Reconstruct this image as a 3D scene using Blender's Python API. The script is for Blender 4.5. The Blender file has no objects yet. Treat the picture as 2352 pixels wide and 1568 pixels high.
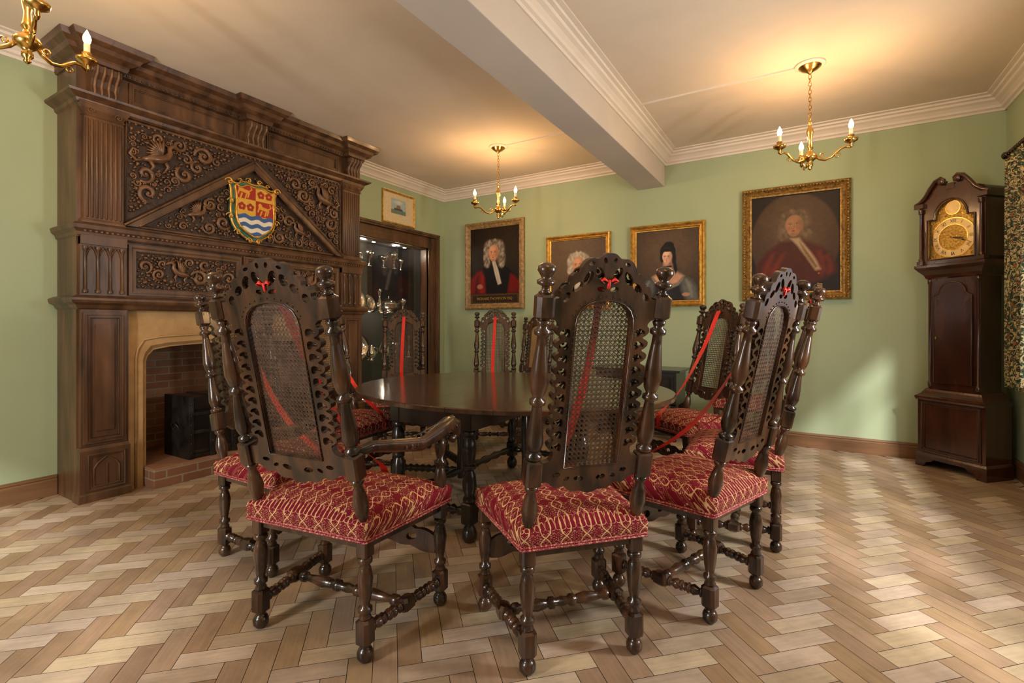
import bpy, math, random
import numpy as np
from mathutils import Matrix, Vector
from mathutils.geometry import delaunay_2d_cdt
import bmesh
random.seed(7)
D2R=math.pi/180
sc=bpy.context.scene
COL=sc.collection

# ------------------------------------------------------------ materials
def nodes(name):
    m=bpy.data.materials.new(name); m.use_nodes=True
    nt=m.node_tree; b=nt.nodes['Principled BSDF']
    return m,nt,b
def N(nt,t,**k):
    n=nt.nodes.new(t)
    for a,v in k.items(): setattr(n,a,v)
    return n
def L(nt,a,b): nt.links.new(a,b)
def mk(name,c1,c2=None,rough=.5,metal=0,scale=4,stretch=(1,1,1),bump=0,coat=0,detail=5,lo=.3,hi=.7,spec=.5,bscale=None):
    m,nt,b=nodes(name)
    b.inputs['Roughness'].default_value=rough; b.inputs['Metallic'].default_value=metal
    b.inputs['Specular IOR Level'].default_value=spec
    if coat: 
        b.inputs['Coat Weight'].default_value=coat; b.inputs['Coat Roughness'].default_value=.12
    c1=tuple(c1)+(1,)
    if c2 is None: b.inputs['Base Color'].default_value=c1; c2=c1
    else:
        c2=tuple(c2)+(1,)
    tc=N(nt,'ShaderNodeTexCoord'); mp=N(nt,'ShaderNodeMapping'); mp.inputs['Scale'].default_value=stretch
    L(nt,tc.outputs['Object'],mp.inputs['Vector'])
    nz=N(nt,'ShaderNodeTexNoise'); nz.inputs['Scale'].default_value=scale; nz.inputs['Detail'].default_value=detail
    nz.inputs['Distortion'].default_value=.4
    L(nt,mp.outputs[0],nz.inputs['Vector'])
    r=N(nt,'ShaderNodeValToRGB'); r.color_ramp.elements[0].position=lo; r.color_ramp.elements[1].position=hi
    r.color_ramp.elements[0].color=c1; r.color_ramp.elements[1].color=c2
    L(nt,nz.outputs['Fac'],r.inputs['Fac']); L(nt,r.outputs[0],b.inputs['Base Color'])
    if bump:
        src=nz
        if bscale:
            src=N(nt,'ShaderNodeTexNoise'); src.inputs['Scale'].default_value=bscale; src.inputs['Detail'].default_value=4
            L(nt,mp.outputs[0],src.inputs['Vector'])
        bp=N(nt,'ShaderNodeBump'); bp.inputs['Strength'].default_value=bump; bp.inputs['Distance'].default_value=.01
        L(nt,src.outputs['Fac'],bp.inputs['Height']); L(nt,bp.outputs[0],b.inputs['Normal'])
    return m
def attrmat(name,rough=.5,spec=.5,bump=0,attr='Col'):
    m,nt,b=nodes(name); b.inputs['Roughness'].default_value=rough; b.inputs['Specular IOR Level'].default_value=spec
    a=N(nt,'ShaderNodeAttribute',attribute_name=attr)
    tc=N(nt,'ShaderNodeTexCoord'); nz=N(nt,'ShaderNodeTexNoise'); nz.inputs['Scale'].default_value=30; nz.inputs['Detail'].default_value=6
    L(nt,tc.outputs['Object'],nz.inputs['Vector'])
    mx=N(nt,'ShaderNodeMix',data_type='RGBA',blend_type='OVERLAY'); mx.inputs[0].default_value=.25
    L(nt,a.outputs['Color'],mx.inputs[6]); L(nt,nz.outputs['Fac'],mx.inputs[7]); L(nt,mx.outputs[2],b.inputs['Base Color'])
    return m
M={}
M['wall']=mk('sage_paint',(.325,.395,.245),(.355,.425,.265),rough=.6,scale=1.5,bump=.06,bscale=60,spec=.3)
M['ceil']=mk('ceiling_paint',(.64,.545,.44),(.72,.62,.50),rough=.8,scale=1.2,bump=.4,bscale=5,spec=.2)
M['white']=mk('trim_paint',(.68,.60,.51),(.73,.65,.56),rough=.45,scale=3,spec=.4)
M['beam']=mk('beam_paint',(.52,.46,.40),(.58,.51,.44),rough=.6,scale=2,bump=.1,bscale=9)
M['oak']=mk('carved_oak',(.030,.0135,.006),(.170,.080,.034),rough=.38,scale=7,stretch=(1.6,1.6,.25),bump=.35,lo=.28,hi=.8,coat=.12)
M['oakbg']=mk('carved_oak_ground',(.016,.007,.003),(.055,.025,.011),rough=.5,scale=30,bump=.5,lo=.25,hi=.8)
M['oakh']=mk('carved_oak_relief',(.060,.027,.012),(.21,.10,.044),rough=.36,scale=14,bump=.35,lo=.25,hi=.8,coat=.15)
M['walnut']=mk('chair_walnut',(.014,.0062,.0036),(.122,.049,.019),rough=.27,scale=9,stretch=(2,2,.5),bump=.2,lo=.36,hi=.88,coat=.35)
M['table']=mk('table_oak',(.025,.011,.006),(.095,.042,.019),rough=.2,scale=5,stretch=(5,.5,2),bump=.08,lo=.25,hi=.8,coat=.5)
M['black']=mk('ebonised_oak',(.005,.004,.0035),(.02,.012,.008),rough=.28,scale=8,stretch=(1,1,.3),bump=.15,coat=.3)
M['mahog']=mk('mahogany',(.014,.004,.0022),(.078,.022,.009),rough=.2,scale=4,stretch=(2,2,.4),lo=.25,hi=.8,coat=.5)
M['skirt']=mk('skirting_oak',(.10,.048,.02),(.20,.10,.045),rough=.4,scale=5,stretch=(.4,.4,3),bump=.1)
M['stone']=mk('sandstone',(.32,.19,.075),(.48,.31,.14),rough=.85,scale=6,bump=.4,bscale=40)
M['gold']=mk('gilt',(.40,.20,.035),(.80,.48,.11),rough=.34,metal=.7,scale=22,bump=.4,lo=.3,hi=.65)
M['gilt2']=mk('gilt_dark',(.12,.06,.015),(.50,.30,.08),rough=.4,metal=.6,scale=40,bump=.5)
M['woodframe']=mk('carved_lime_frame',(.16,.09,.03),(.40,.26,.10),rough=.45,scale=26,bump=.4)
M['brass']=mk('brass',(.50,.28,.06),(.75,.47,.14),rough=.22,metal=1,scale=8)
M['brassd']=mk('brass_engraved',(.35,.20,.03),(.80,.55,.15),rough=.32,metal=.8,scale=70,bump=.5)
M['silver']=mk('silver',(.80,.76,.70),(.90,.87,.82),rough=.14,metal=1,scale=6)
M['iron']=mk('iron',(.012,.011,.011),(.05,.04,.033),rough=.4,metal=.5,scale=12,bump=.3)
M['cane']=mk('cane',(.04,.02,.010),(.10,.05,.025),rough=.5,scale=30)
M['canel']=mk('cane_light',(.28,.15,.055),(.42,.24,.10),rough=.5,scale=30)
M['ribbon']=mk('red_ribbon',(.62,.020,.014),(.74,.03,.02),rough=.45,scale=20)
M['candle']=mk('candle_sleeve',(.85,.75,.5),(.9,.8,.6),rough=.4,scale=9)
M['dark']=mk('dark_velvet',(.006,.005,.006),(.012,.01,.012),rough=.8,scale=9)
M['hole']=mk('joint_dark',(.02,.012,.007),(.035,.02,.012),rough=.8,scale=9)
def emis(name,c,s):
    m,nt,b=nodes(name); b.inputs['Emission Color'].default_value=tuple(c)+(1,); b.inputs['Emission Strength'].default_value=s
    b.inputs['Base Color'].default_value=(1,.9,.7,1); return m
M['bulb']=emis('flame_bulb',(1,.72,.36),24)
M['led']=emis('led_spot',(1,.9,.75),14)
m=bpy.data.materials.new('cabinet_glass'); m.use_nodes=True; nt=m.node_tree; nt.nodes.clear()
o=N(nt,'ShaderNodeOutputMaterial'); mx=N(nt,'ShaderNodeMixShader'); t=N(nt,'ShaderNodeBsdfTransparent'); gl=N(nt,'ShaderNodeBsdfGlossy'); gl.inputs['Roughness'].default_value=.02
mx.inputs[0].default_value=.07; L(nt,t.outputs[0],mx.inputs[1]); L(nt,gl.outputs[0],mx.inputs[2]); L(nt,mx.outputs[0],o.inputs[0]); M['glass']=m
def brick():
    m,nt,b=nodes('old_brick'); b.inputs['Roughness'].default_value=.85
    tc=N(nt,'ShaderNodeTexCoord'); sp=N(nt,'ShaderNodeSeparateXYZ'); L(nt,tc.outputs['Object'],sp.inputs[0])
    ad=N(nt,'ShaderNodeMath',operation='ADD'); L(nt,sp.outputs[0],ad.inputs[0]); L(nt,sp.outputs[1],ad.inputs[1])
    cb=N(nt,'ShaderNodeCombineXYZ'); L(nt,ad.outputs[0],cb.inputs[0]); L(nt,sp.outputs[2],cb.inputs[1])
    bt=N(nt,'ShaderNodeTexBrick'); bt.inputs['Scale'].default_value=1; bt.inputs['Brick Width'].default_value=.21; bt.inputs['Row Height'].default_value=.062
    bt.inputs['Mortar Size'].default_value=.006; bt.inputs['Color1'].default_value=(.24,.095,.045,1); bt.inputs['Color2'].default_value=(.40,.20,.11,1); bt.inputs['Mortar'].default_value=(.34,.27,.19,1)
    L(nt,cb.outputs[0],bt.inputs['Vector']); 
    nz=N(nt,'ShaderNodeTexNoise'); nz.inputs['Scale'].default_value=7; L(nt,tc.outputs['Object'],nz.inputs['Vector'])
    mx=N(nt,'ShaderNodeMix',data_type='RGBA',blend_type='MULTIPLY'); mx.inputs[0].default_value=.5; L(nt,bt.outputs[0],mx.inputs[6]); L(nt,nz.outputs['Fac'],mx.inputs[7]); L(nt,mx.outputs[2],b.inputs['Base Color'])
    bp=N(nt,'ShaderNodeBump'); bp.inputs['Strength'].default_value=.6; bp.inputs['Distance'].default_value=.01; bp.invert=True
    L(nt,bt.outputs['Fac'],bp.inputs['Height']); L(nt,bp.outputs[0],b.inputs['Normal']); return m
M['brick']=brick()
def damask():
    m,nt,b=nodes('damask_velvet'); b.inputs['Roughness'].default_value=.8
    b.inputs['Specular IOR Level'].default_value=.2
    tc=N(nt,'ShaderNodeTexCoord'); sp=N(nt,'ShaderNodeSeparateXYZ'); L(nt,tc.outputs['Object'],sp.inputs[0])
    nz=N(nt,'ShaderNodeTexNoise'); nz.inputs['Scale'].default_value=75; nz.inputs['Detail'].default_value=2; L(nt,tc.outputs['Object'],nz.inputs['Vector'])
    def ma(op,a,bv=None):
        n=N(nt,'ShaderNodeMath',operation=op)
        for i,x in enumerate((a,bv)):
            if x is None: continue
            if isinstance(x,(int,float)): n.inputs[i].default_value=x
            else: L(nt,x,n.inputs[i])
        return n.outputs[0]
    yy=ma('SUBTRACT',sp.outputs[1],sp.outputs[2])
    w_,h_=.074,.100
    tau=2*math.pi
    X=ma('MULTIPLY',sp.outputs[0],1/w_); Y=ma('MULTIPLY',yy,1/h_)
    s=ma('MULTIPLY',ma('SINE',ma('MULTIPLY',Y,tau)),.25)
    def band(sign):
        t=ma('ADD' if sign>0 else 'SUBTRACT',X,s)
        return ma('ABSOLUTE',ma('SINE',ma('MULTIPLY',t,math.pi)))
    f=ma('MINIMUM',band(1),band(-1))
    def fold(v,off,per):
        a=ma('ADD',v,off); a=ma('DIVIDE',a,per); a=ma('FRACT',a); a=ma('SUBTRACT',a,.5); return ma('MULTIPLY',a,per)
    def floret(ox,oy,k):
        x=ma('MULTIPLY',fold(X,ox,1),w_); y=ma('MULTIPLY',fold(Y,oy,1),h_)
        r=ma('SQRT',ma('ADD',ma('MULTIPLY',x,x),ma('MULTIPLY',y,y)))
        th=ma('ARCTAN2',y,x)
        pet=ma('MULTIPLY',ma('COSINE',ma('MULTIPLY',th,k)),.0055)
        ring=ma('ABSOLUTE',ma('SUBTRACT',r,ma('ADD',.0125,pet)))
        core=ma('SUBTRACT',r,.0005)
        return ma('MINIMUM',ma('MULTIPLY',ring,1/.010),ma('MULTIPLY',core,1/.010))
    fl=ma('MINIMUM',floret(.5,.5,6),floret(0,.5,6))
    fl=ma('MINIMUM',fl,ma('MINIMUM',floret(.25,.25,4),floret(.75,.25,4)))
    fl=ma('MINIMUM',fl,ma('MINIMUM',floret(.25,.75,4),floret(.75,.75,4)))
    ff=ma('MINIMUM',ma('SUBTRACT',f,.085),ma('SUBTRACT',fl,.055))
    ff=ma('ADD',ff,ma('MULTIPLY',ma('SUBTRACT',nz.outputs['Fac'],.5),.34))
    r=N(nt,'ShaderNodeValToRGB'); r.color_ramp.elements[0].position=.0; r.color_ramp.elements[1].position=.045
    r.color_ramp.elements[0].color=(.56,.36,.17,1); r.color_ramp.elements[1].color=(.155,.0025,.014,1)
    L(nt,ff,r.inputs['Fac']); L(nt,r.outputs[0],b.inputs['Base Color'])
    bp=N(nt,'ShaderNodeBump'); bp.inputs['Strength'].default_value=.5; bp.inputs['Distance'].default_value=.003; L(nt,ff,bp.inputs['Height']); L(nt,bp.outputs[0],b.inputs['Normal'])
    return m
M['damask']=damask()
M['gimp']=mk('gimp_trim',(.24,.008,.02),(.55,.25,.18),rough=.6,scale=160,lo=.5,hi=.6,detail=1)
def curtainm():
    m,nt,b=nodes('leaf_curtain'); b.inputs['Roughness'].default_value=.85
    tc=N(nt,'ShaderNodeTexCoord')
    nz=N(nt,'ShaderNodeTexNoise'); nz.inputs['Scale'].default_value=17; nz.inputs['Detail'].default_value=2; nz.inputs['Distortion'].default_value=2.2
    L(nt,tc.outputs['Object'],nz.inputs['Vector'])
    r=N(nt,'ShaderNodeValToRGB'); cr=r.color_ramp; cr.interpolation='CONSTANT'
    cr.elements[0].position=0; cr.elements[0].color=(.25,.08,.03,1)
    cr.elements[1].position=.36; cr.elements[1].color=(.010,.025,.014,1)
    for p,c in ((.47,(.08,.11,.04,1)),(.52,(.45,.35,.18,1)),(.60,(.015,.03,.018,1)),(.68,(.36,.25,.11,1))):
        e=cr.elements.new(p); e.color=c
    L(nt,nz.outputs['Fac'],r.inputs['Fac']); L(nt,r.outputs[0],b.inputs['Base Color']); return m
M['curtain']=curtainm()
M['paint']=attrmat('oil_paint',rough=.5,spec=.25)
M['enamel']=attrmat('painted_shield',rough=.4)
def floorm():
    m,nt,b=nodes('parquet_blocks')
    a=N(nt,'ShaderNodeAttribute',attribute_name='Col'); uv=N(nt,'ShaderNodeUVMap',uv_map='UVMap')
    mp=N(nt,'ShaderNodeMapping'); mp.inputs['Scale'].default_value=(5,70,1); L(nt,uv.outputs[0],mp.inputs[0])
    nz=N(nt,'ShaderNodeTexNoise'); nz.inputs['Scale'].default_value=1; nz.inputs['Detail'].default_value=6; L(nt,mp.outputs[0],nz.inputs['Vector'])
    mx=N(nt,'ShaderNodeMix',data_type='RGBA',blend_type='OVERLAY'); mx.inputs[0].default_value=.26
    L(nt,a.outputs['Color'],mx.inputs[6]); L(nt,nz.outputs['Fac'],mx.inputs[7])
    tc=N(nt,'ShaderNodeTexCoord'); n2=N(nt,'ShaderNodeTexNoise'); n2.inputs['Scale'].default_value=2.3; n2.inputs['Detail'].default_value=9; n2.inputs['Roughness'].default_value=.68; L(nt,tc.outputs['Object'],n2.inputs['Vector'])
    m2=N(nt,'ShaderNodeMix',data_type='RGBA',blend_type='OVERLAY'); m2.inputs[0].default_value=.8
    L(nt,mx.outputs[2],m2.inputs[6]); L(nt,n2.outputs['Fac'],m2.inputs[7]); L(nt,m2.outputs[2],b.inputs['Base Color'])
    mr=N(nt,'ShaderNodeMapRange'); mr.inputs[3].default_value=.34; mr.inputs[4].default_value=.58; L(nt,n2.outputs['Fac'],mr.inputs[0]); L(nt,mr.outputs[0],b.inputs['Roughness'])
    bp=N(nt,'ShaderNodeBump'); bp.inputs['Strength'].default_value=.12; bp.inputs['Distance'].default_value=.003; L(nt,nz.outputs['Fac'],bp.inputs['Height']); L(nt,bp.outputs[0],b.inputs['Normal'])
    return m
M['floor']=floorm()

def inpoly(x,y,p):
    c=False;n=len(p)
    for i in range(n):
        a=p[i];b=p[i-1]
        if (a[1]>y)!=(b[1]>y) and x<(b[0]-a[0])*(y-a[1])/(b[1]-a[1])+a[0]: c=not c
    return c
# ------------------------------------------------------------ geometry builder
class G:
    def __init__(s): s.v=[];s.f=[];s.mi=[];s.sm=[];s.mats=[];s.M=Matrix.Identity(4)
    def mat(s,m):
        m=M[m]
        if m not in s.mats: s.mats.append(m)
        return s.mats.index(m)
    def add(s,vs,fs,m,smooth=False):
        o=len(s.v); s.v+=[(s.M@Vector(p))[:] for p in vs]; k=s.mat(m)
        for f in fs: s.f.append([i+o for i in f]); s.mi.append(k); s.sm.append(smooth)
    def box(s,x0,x1,y0,y1,z0,z1,m):
        s.add([(x0,y0,z0),(x1,y0,z0),(x1,y1,z0),(x0,y1,z0),(x0,y0,z1),(x1,y0,z1),(x1,y1,z1),(x0,y1,z1)],
          [(0,3,2,1),(4,5,6,7),(0,1,5,4),(1,2,6,5),(2,3,7,6),(3,0,4,7)],m)
    def cbox(s,x,y,z,hx,hy,hz,m,c=.25):
        k=c*min(hx,hy,hz)
        vs=[];fs=[]
        rings=[(-hz,hx-k,hy-k),(-hz+k,hx,hy),(hz-k,hx,hy),(hz,hx-k,hy-k)]
        for dz,a,b in rings:
            q=k
            vs+=[(x+px,y+py,z+dz) for px,py in ((-a+q,-b),(a-q,-b),(a,-b+q),(a,b-q),(a-q,b),(-a+q,b),(-a,b-q),(-a,-b+q))]
        for r in range(3):
            for i in range(8): fs.append((r*8+i,r*8+(i+1)%8,r*8+8+(i+1)%8,r*8+8+i))
        fs.append(tuple(range(7,-1,-1))); fs.append(tuple(range(24,32)))
        s.add(vs,fs,m)
    def rings(s,frames,m,seg=12,smooth=True,closed=False,sq=1):
        vs=[];fs=[];n=len(frames)
        for c,ax,ay,r in frames:
            for i in range(seg):
                a=2*math.pi*i/seg; vs.append(c+ax*(r*math.cos(a))+ay*(r*sq*math.sin(a)))
        for k in range(n-1 if not closed else n):
            k2=(k+1)%n
            for i in range(seg): fs.append((k*seg+i,k*seg+(i+1)%seg,k2*seg+(i+1)%seg,k2*seg+i))
        if not closed:
            fs.append(tuple(range(seg-1,-1,-1))); fs.append(tuple((n-1)*seg+i for i in range(seg)))
        s.add(vs,fs,m,smooth)
    def lz(s,x,y,prof,m,seg=12):
        s.rings([(Vector((x,y,z)),Vector((1,0,0)),Vector((0,1,0)),max(r,.0004)) for z,r in prof],m,seg)
    def turn(s,p0,p1,prof,m,seg=10):
        p0=Vector(p0);p1=Vector(p1);d=p1-p0; n=d.normalized()
        a=n.orthogonal().normalized(); b=n.cross(a)
        s.rings([(p0+d*t,a,b,max(r,.0004)) for t,r in prof],m,seg)
    def tube(s,pts,rad,m,seg=7,sq=1,closed=False):
        pts=[Vector(p) for p in pts]; n=len(pts)
        if not hasattr(rad,'__len__'): rad=[rad]*n
        fr=[];a=None
        for i,p in enumerate(pts):
            if closed: t=pts[(i+1)%n]-pts[i-1]
            else: t=pts[min(i+1,n-1)]-pts[max(i-1,0)]
            t.normalize()
            if a is None: a=t.orthogonal().normalized()
            a=(a-t*a.dot(t)); 
            if a.length<1e-6: a=t.orthogonal()
            a.normalize(); fr.append((p,a.copy(),t.cross(a),rad[i]))
        s.rings(fr,m,seg,closed=closed,sq=sq)
    def plate(s,loops,y0,y1,m):
        pts=[];ed=[]
        for l in loops:
            o=len(pts); pts+=[Vector((p[0],p[1])) for p in l]; ed+=[(o+i,o+(i+1)%len(l)) for i in range(len(l))]
        vo,eo,fo,_,_,_=delaunay_2d_cdt(pts,ed,[],0,1e-6)
        keep=[]
        for f in fo:
            cx=sum(vo[i][0] for i in f)/3; cy=sum(vo[i][1] for i in f)/3
            if inpoly(cx,cy,loops[0]) and not any(inpoly(cx,cy,h) for h in loops[1:]): keep.append(tuple(f))
        n=len(vo); cnt={}
        for f in keep:
            for i in range(3):
                a,b=f[i],f[(i+1)%3]; cnt.setdefault((min(a,b),max(a,b)),[]).append((a,b))
        vs=[(p[0],y0,p[1]) for p in vo]+[(p[0],y1,p[1]) for p in vo]
        fs=keep+[tuple(i+n for i in reversed(f)) for f in keep]
        for e,l in cnt.items():
            if len(l)==1: a,b=l[0]; fs.append((b,a,a+n,b+n))
        s.add(vs,fs,m)
    def wrap(s,x0,x1,yf,yb,prof,m):
        vs=[];n=len(prof)
        for o,z in prof:
            vs+=[(x0-o,yb,z),(x0-o,yf-o,z),(x1+o,yf-o,z),(x1+o,yb,z)]
        fs=[]
        for k in range(n-1):
            for i in range(3): a=k*4+i; fs.append((a,a+1,a+5,a+4))
        fs.append((0,1,2,3)); b=(n-1)*4; fs.append((b+3,b+2,b+1,b))
        fs.append(tuple(k*4 for k in range(n))); fs.append(tuple(k*4+3 for k in range(n-1,-1,-1)))
        s.add(vs,fs,m)
    def line(s,p0,p1,nrm,prof,m):
        p0=Vector(p0);p1=Vector(p1);nr=Vector(nrm); n=len(prof)
        vs=[p0+nr*o+Vector((0,0,z)) for o,z in prof]+[p1+nr*o+Vector((0,0,z)) for o,z in prof]
        fs=[(i,(i+1)%n,(i+1)%n+n,i+n) for i in range(n)]+[tuple(range(n)),tuple(range(2*n-1,n-1,-1))]
        s.add(vs,fs,m)
    def ball(s,c,r,m,seg=8,rg=5):
        c=Vector(c)
        if not hasattr(r,'__len__'): r=(r,r,r)
        vs=[];fs=[]
        for j in range(rg+1):
            ph=math.pi*j/rg-math.pi/2
            for i in range(seg):
                a=2*math.pi*i/seg; q=max(math.cos(ph),.02)
                vs.append((c.x+r[0]*q*math.cos(a),c.y+r[1]*q*math.sin(a),c.z+r[2]*math.sin(ph)))
        for j in range(rg):
            for i in range(seg): fs.append((j*seg+i,j*seg+(i+1)%seg,(j+1)*seg+(i+1)%seg,(j+1)*seg+i))
        fs.append(tuple(range(seg-1,-1,-1))); fs.append(tuple(rg*seg+i for i in range(seg)))
        s.add(vs,fs,m,True)
    def mesh(s,name):
        me=bpy.data.meshes.new(name); me.from_pydata(s.v,[],s.f)
        for m in s.mats: me.materials.append(m)
        me.polygons.foreach_set('material_index',s.mi); me.polygons.foreach_set('use_smooth',s.sm)
        bm=bmesh.new(); bm.from_mesh(me); bmesh.ops.recalc_face_normals(bm,faces=bm.faces); bm.to_mesh(me); bm.free()
        return me
    def obj(s,name,parent=None,bevel=0,loc=None,rot=None):
        return put(s.mesh(name),name,parent,bevel,loc,rot)
def put(me,name,parent=None,bevel=0,loc=None,rot=None):
    o=bpy.data.objects.new(name,me); COL.objects.link(o)
    if parent: o.parent=parent
    if loc: o.location=loc
    if rot: o.rotation_euler=(0,0,rot*D2R)
    if bevel:
        b=o.modifiers.new('bevel','BEVEL'); b.width=bevel; b.segments=2; b.limit_method='ANGLE'; b.angle_limit=50*D2R
    return o
def empty(name,loc=(0,0,0),rot=0,sc_=1):
    e=bpy.data.objects.new(name,None); COL.objects.link(e); e.location=loc; e.rotation_euler=(0,0,rot*D2R); e.scale=(sc_,)*3; e.empty_display_size=.1
    return e
def chaikin(p,n=1):
    for _ in range(n):
        q=[]
        for i in range(len(p)):
            a=p[i];b=p[(i+1)%len(p)]
            q.append((a[0]*.75+b[0]*.25,a[1]*.75+b[1]*.25)); q.append((a[0]*.25+b[0]*.75,a[1]*.25+b[1]*.75))
        p=q
    return p
def ell(cx,cy,rx,ry,rot=0,n=12):
    c,s=math.cos(rot*D2R),math.sin(rot*D2R)
    return [(cx+c*rx*math.cos(a)-s*ry*math.sin(a),cy+s*rx*math.cos(a)+c*ry*math.sin(a)) for a in [2*math.pi*i/n for i in range(n)]]

# ------------------------------------------------------------ room shell
XL,XR,YB,YF,H=-4.45,1.36,5.48,-1.5,3.03
g=G()
for y0,y1,z0,z1 in ((YF-.12,1.55,0,H),(1.55,3.4,1.27,H),(3.4,3.75,0,H),(3.75,5.12,0,.1),(3.75,5.12,2.22,H),(5.12,YB+.12,0,H)):
    g.box(XL-.12,XL,y0,y1,z0,z1,'wall')
g.obj('wall_left')
g=G(); g.box(XL-.12,XR+.12,YB,YB+.12,0,H,'wall'); g.obj('wall_back')
g=G()
WY0,WY1,WZ0,WZ1=.6,4.45,.85,2.0
for y0,y1,z0,z1 in ((YF-.12,WY0,0,H),(WY0,WY1,0,WZ0),(WY0,WY1,WZ1,H),(WY1,YB+.12,0,H)):
    g.box(XR,XR+.12,y0,y1,z0,z1,'wall')
g.obj('wall_right')
g=G()
for x0,x1,z0,z1 in ((XL,-3.8,0,H),(-3.8,-.4,0,.8),(-3.8,-.4,2.2,H),(-.4,XR,0,H)):
    g.box(x0,x1,YF-.12,YF,z0,z1,'wall')
g.obj('wall_front')
g=G(); g.box(XL-.12,XR+.12,YF-.12,YB+.12,H,H+.12,'ceil'); g.obj('ceiling')
g=G(); fr=.05
def win(g,vert,a0,a1,z0,z1,pos,n):
    def bx(a,b,c,d,t=.03):
        if vert: g.box(pos-t,pos+t,a,b,c,d,'white')
        else: g.box(a,b,pos-t,pos+t,c,d,'white')
    bx(a0,a1,z0,z0+fr);bx(a0,a1,z1-fr,z1)
    for i in range(n+1):
        a=a0+(a1-a0-fr)*i/n; bx(a,a+fr,z0+fr,z1-fr)
    bx(a0+fr,a1-fr,(z0+z1)/2+.2-.015,(z0+z1)/2+.2+.015,.015)
win(g,True,WY0,WY1,WZ0,WZ1,XR+.06,5); g.obj('window_1')
g=G(); win(g,False,-3.8,-.4,.8,2.2,YF-.06,5); g.obj('window_2')  # unseen window behind the camera, added to let the front fill in
g=G(); g.box(-1.66,-1.36,YF,YB,2.68,H,'beam'); g.obj('trim_beam',bevel=.006)
CP=[(0,0),(0,-.125),(.012,-.125),(.018,-.108),(.035,-.10),(.042,-.082),(.062,-.062),(.085,-.05),(.092,-.034),(.115,-.028),(.12,-.014),(.15,-.01),(.15,0)]
g=G()
g.line((XL,YB,H),(XL,3.66,H),(1,0,0),CP,'white'); g.line((XL,1.28,H),(XL,YF,H),(1,0,0),CP,'white')
g.line((XL,YB,H),(-1.66,YB,H),(0,-1,0),CP,'white'); g.line((-1.36,YB,H),(XR,YB,H),(0,-1,0),CP,'white')
g.line((XR,YF,H),(XR,YB,H),(-1,0,0),CP,'white')
g.line((-1.36,YF,H),(-1.36,YB,H),(1,0,0),CP,'white'); g.line((-1.66,YF,H),(-1.66,YB,H),(-1,0,0),CP,'white')
g.obj('trim_cornice')
g=G(); g.line((-1.36,4.12,H),(-.06,4.12,H),(0,1,0),[(-.010,0),(-.010,-.012),(.010,-.012),(.010,0)],'white')
g.line((-2.73,4.33,H),(-1.66,4.33,H),(0,1,0),[(-.010,0),(-.010,-.012),(.010,-.012),(.010,0)],'white'); g.obj('trim_conduit')
SP=[(0,0),(.022,0),(.022,.105),(.014,.115),(.018,.122),(.008,.138),(0,.138)]
g=G(); g.line((XL,YF,0),(XL,1.275,0),(1,0,0),SP,'skirt'); g.obj('baseboard_left')
g=G(); g.line((XL,YB,0),(XR,YB,0),(0,-1,0),SP,'skirt'); g.obj('baseboard_back')
g=G(); g.line((XR,YF,0),(XR,YB-.03,0),(-1,0,0),SP,'skirt'); g.obj('baseboard_right')

# floor herringbone
Wb,nb=.083,3; Lb=Wb*nb
vs=[];fs=[];cols=[];uvs=[]
rot=Matrix.Rotation(45*D2R,2); cx,cy=-1.5,2.0; gp=.0011
R=5.5; K=int(R*1.5/Wb)
def blk(x,y,w,h):
    c=rot@Vector((x+w/2,y+h/2)); X=c.x+cx;Y=c.y+cy
    if X<XL-.15 or X>XR+.15 or Y<YF-.15 or Y>YB+.15: return
    o=len(vs)
    for px,py in ((x+gp,y+gp),(x+w-gp,y+gp),(x+w-gp,y+h-gp),(x+gp,y+h-gp)):
        q=rot@Vector((px,py)); vs.append((min(max(q.x+cx,XL-.02),XR+.02),min(max(q.y+cy,YF-.02),YB+.02),0))
    fs.append((o,o+1,o+2,o+3))
    t=random.random()
    if w>h: lt=(.455,.365,.265); dk=(.34,.258,.178)  # one block direction paler: window sheen painted into the base colour
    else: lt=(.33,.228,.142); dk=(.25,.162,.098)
    if random.random()<.05: t-=.6
    c=tuple(max(.03,dk[i]+(lt[i]-dk[i])*t) for i in range(3)); k=random.uniform(.94,1.05); c=(c[0]*k,c[1]*k,c[2]*random.uniform(.9,1.1)*k,1)
    cols.extend([c]*4)
    ou,ov=random.uniform(0,9),random.uniform(0,9)
    if w>h: uvs.extend([(ou,ov),(ou+w,ov),(ou+w,ov+h),(ou,ov+h)])
    else: uvs.extend([(ou,ov),(ou,ov+w),(ou+h,ov+w),(ou+h,ov)])
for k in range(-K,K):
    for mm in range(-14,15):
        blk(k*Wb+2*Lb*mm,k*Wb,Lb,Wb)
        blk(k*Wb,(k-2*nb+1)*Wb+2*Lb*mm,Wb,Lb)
o=len(vs); nf=len(fs)
vs+= [(XL-.1,YF-.1,-.002),(XR+.1,YF-.1,-.002),(XR+.1,YB+.1,-.002),(XL-.1,YB+.1,-.002),(XL-.1,YF-.1,-.1),(XR+.1,YF-.1,-.1),(XR+.1,YB+.1,-.1),(XL-.1,YB+.1,-.1)]
for f in ((0,1,2,3),(7,6,5,4),(4,5,1,0),(5,6,2,1),(6,7,3,2),(7,4,0,3)):
    fs.append(tuple(o+i for i in f)); cols.extend([(.1,.06,.03,1)]*4); uvs.extend([(0,0)]*4)
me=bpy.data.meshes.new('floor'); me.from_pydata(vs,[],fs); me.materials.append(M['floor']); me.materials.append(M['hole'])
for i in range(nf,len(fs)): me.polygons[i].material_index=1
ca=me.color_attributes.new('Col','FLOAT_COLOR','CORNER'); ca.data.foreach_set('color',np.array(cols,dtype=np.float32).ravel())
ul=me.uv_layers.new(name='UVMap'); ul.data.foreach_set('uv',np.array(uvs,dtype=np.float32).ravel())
put(me,'floor')

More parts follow.
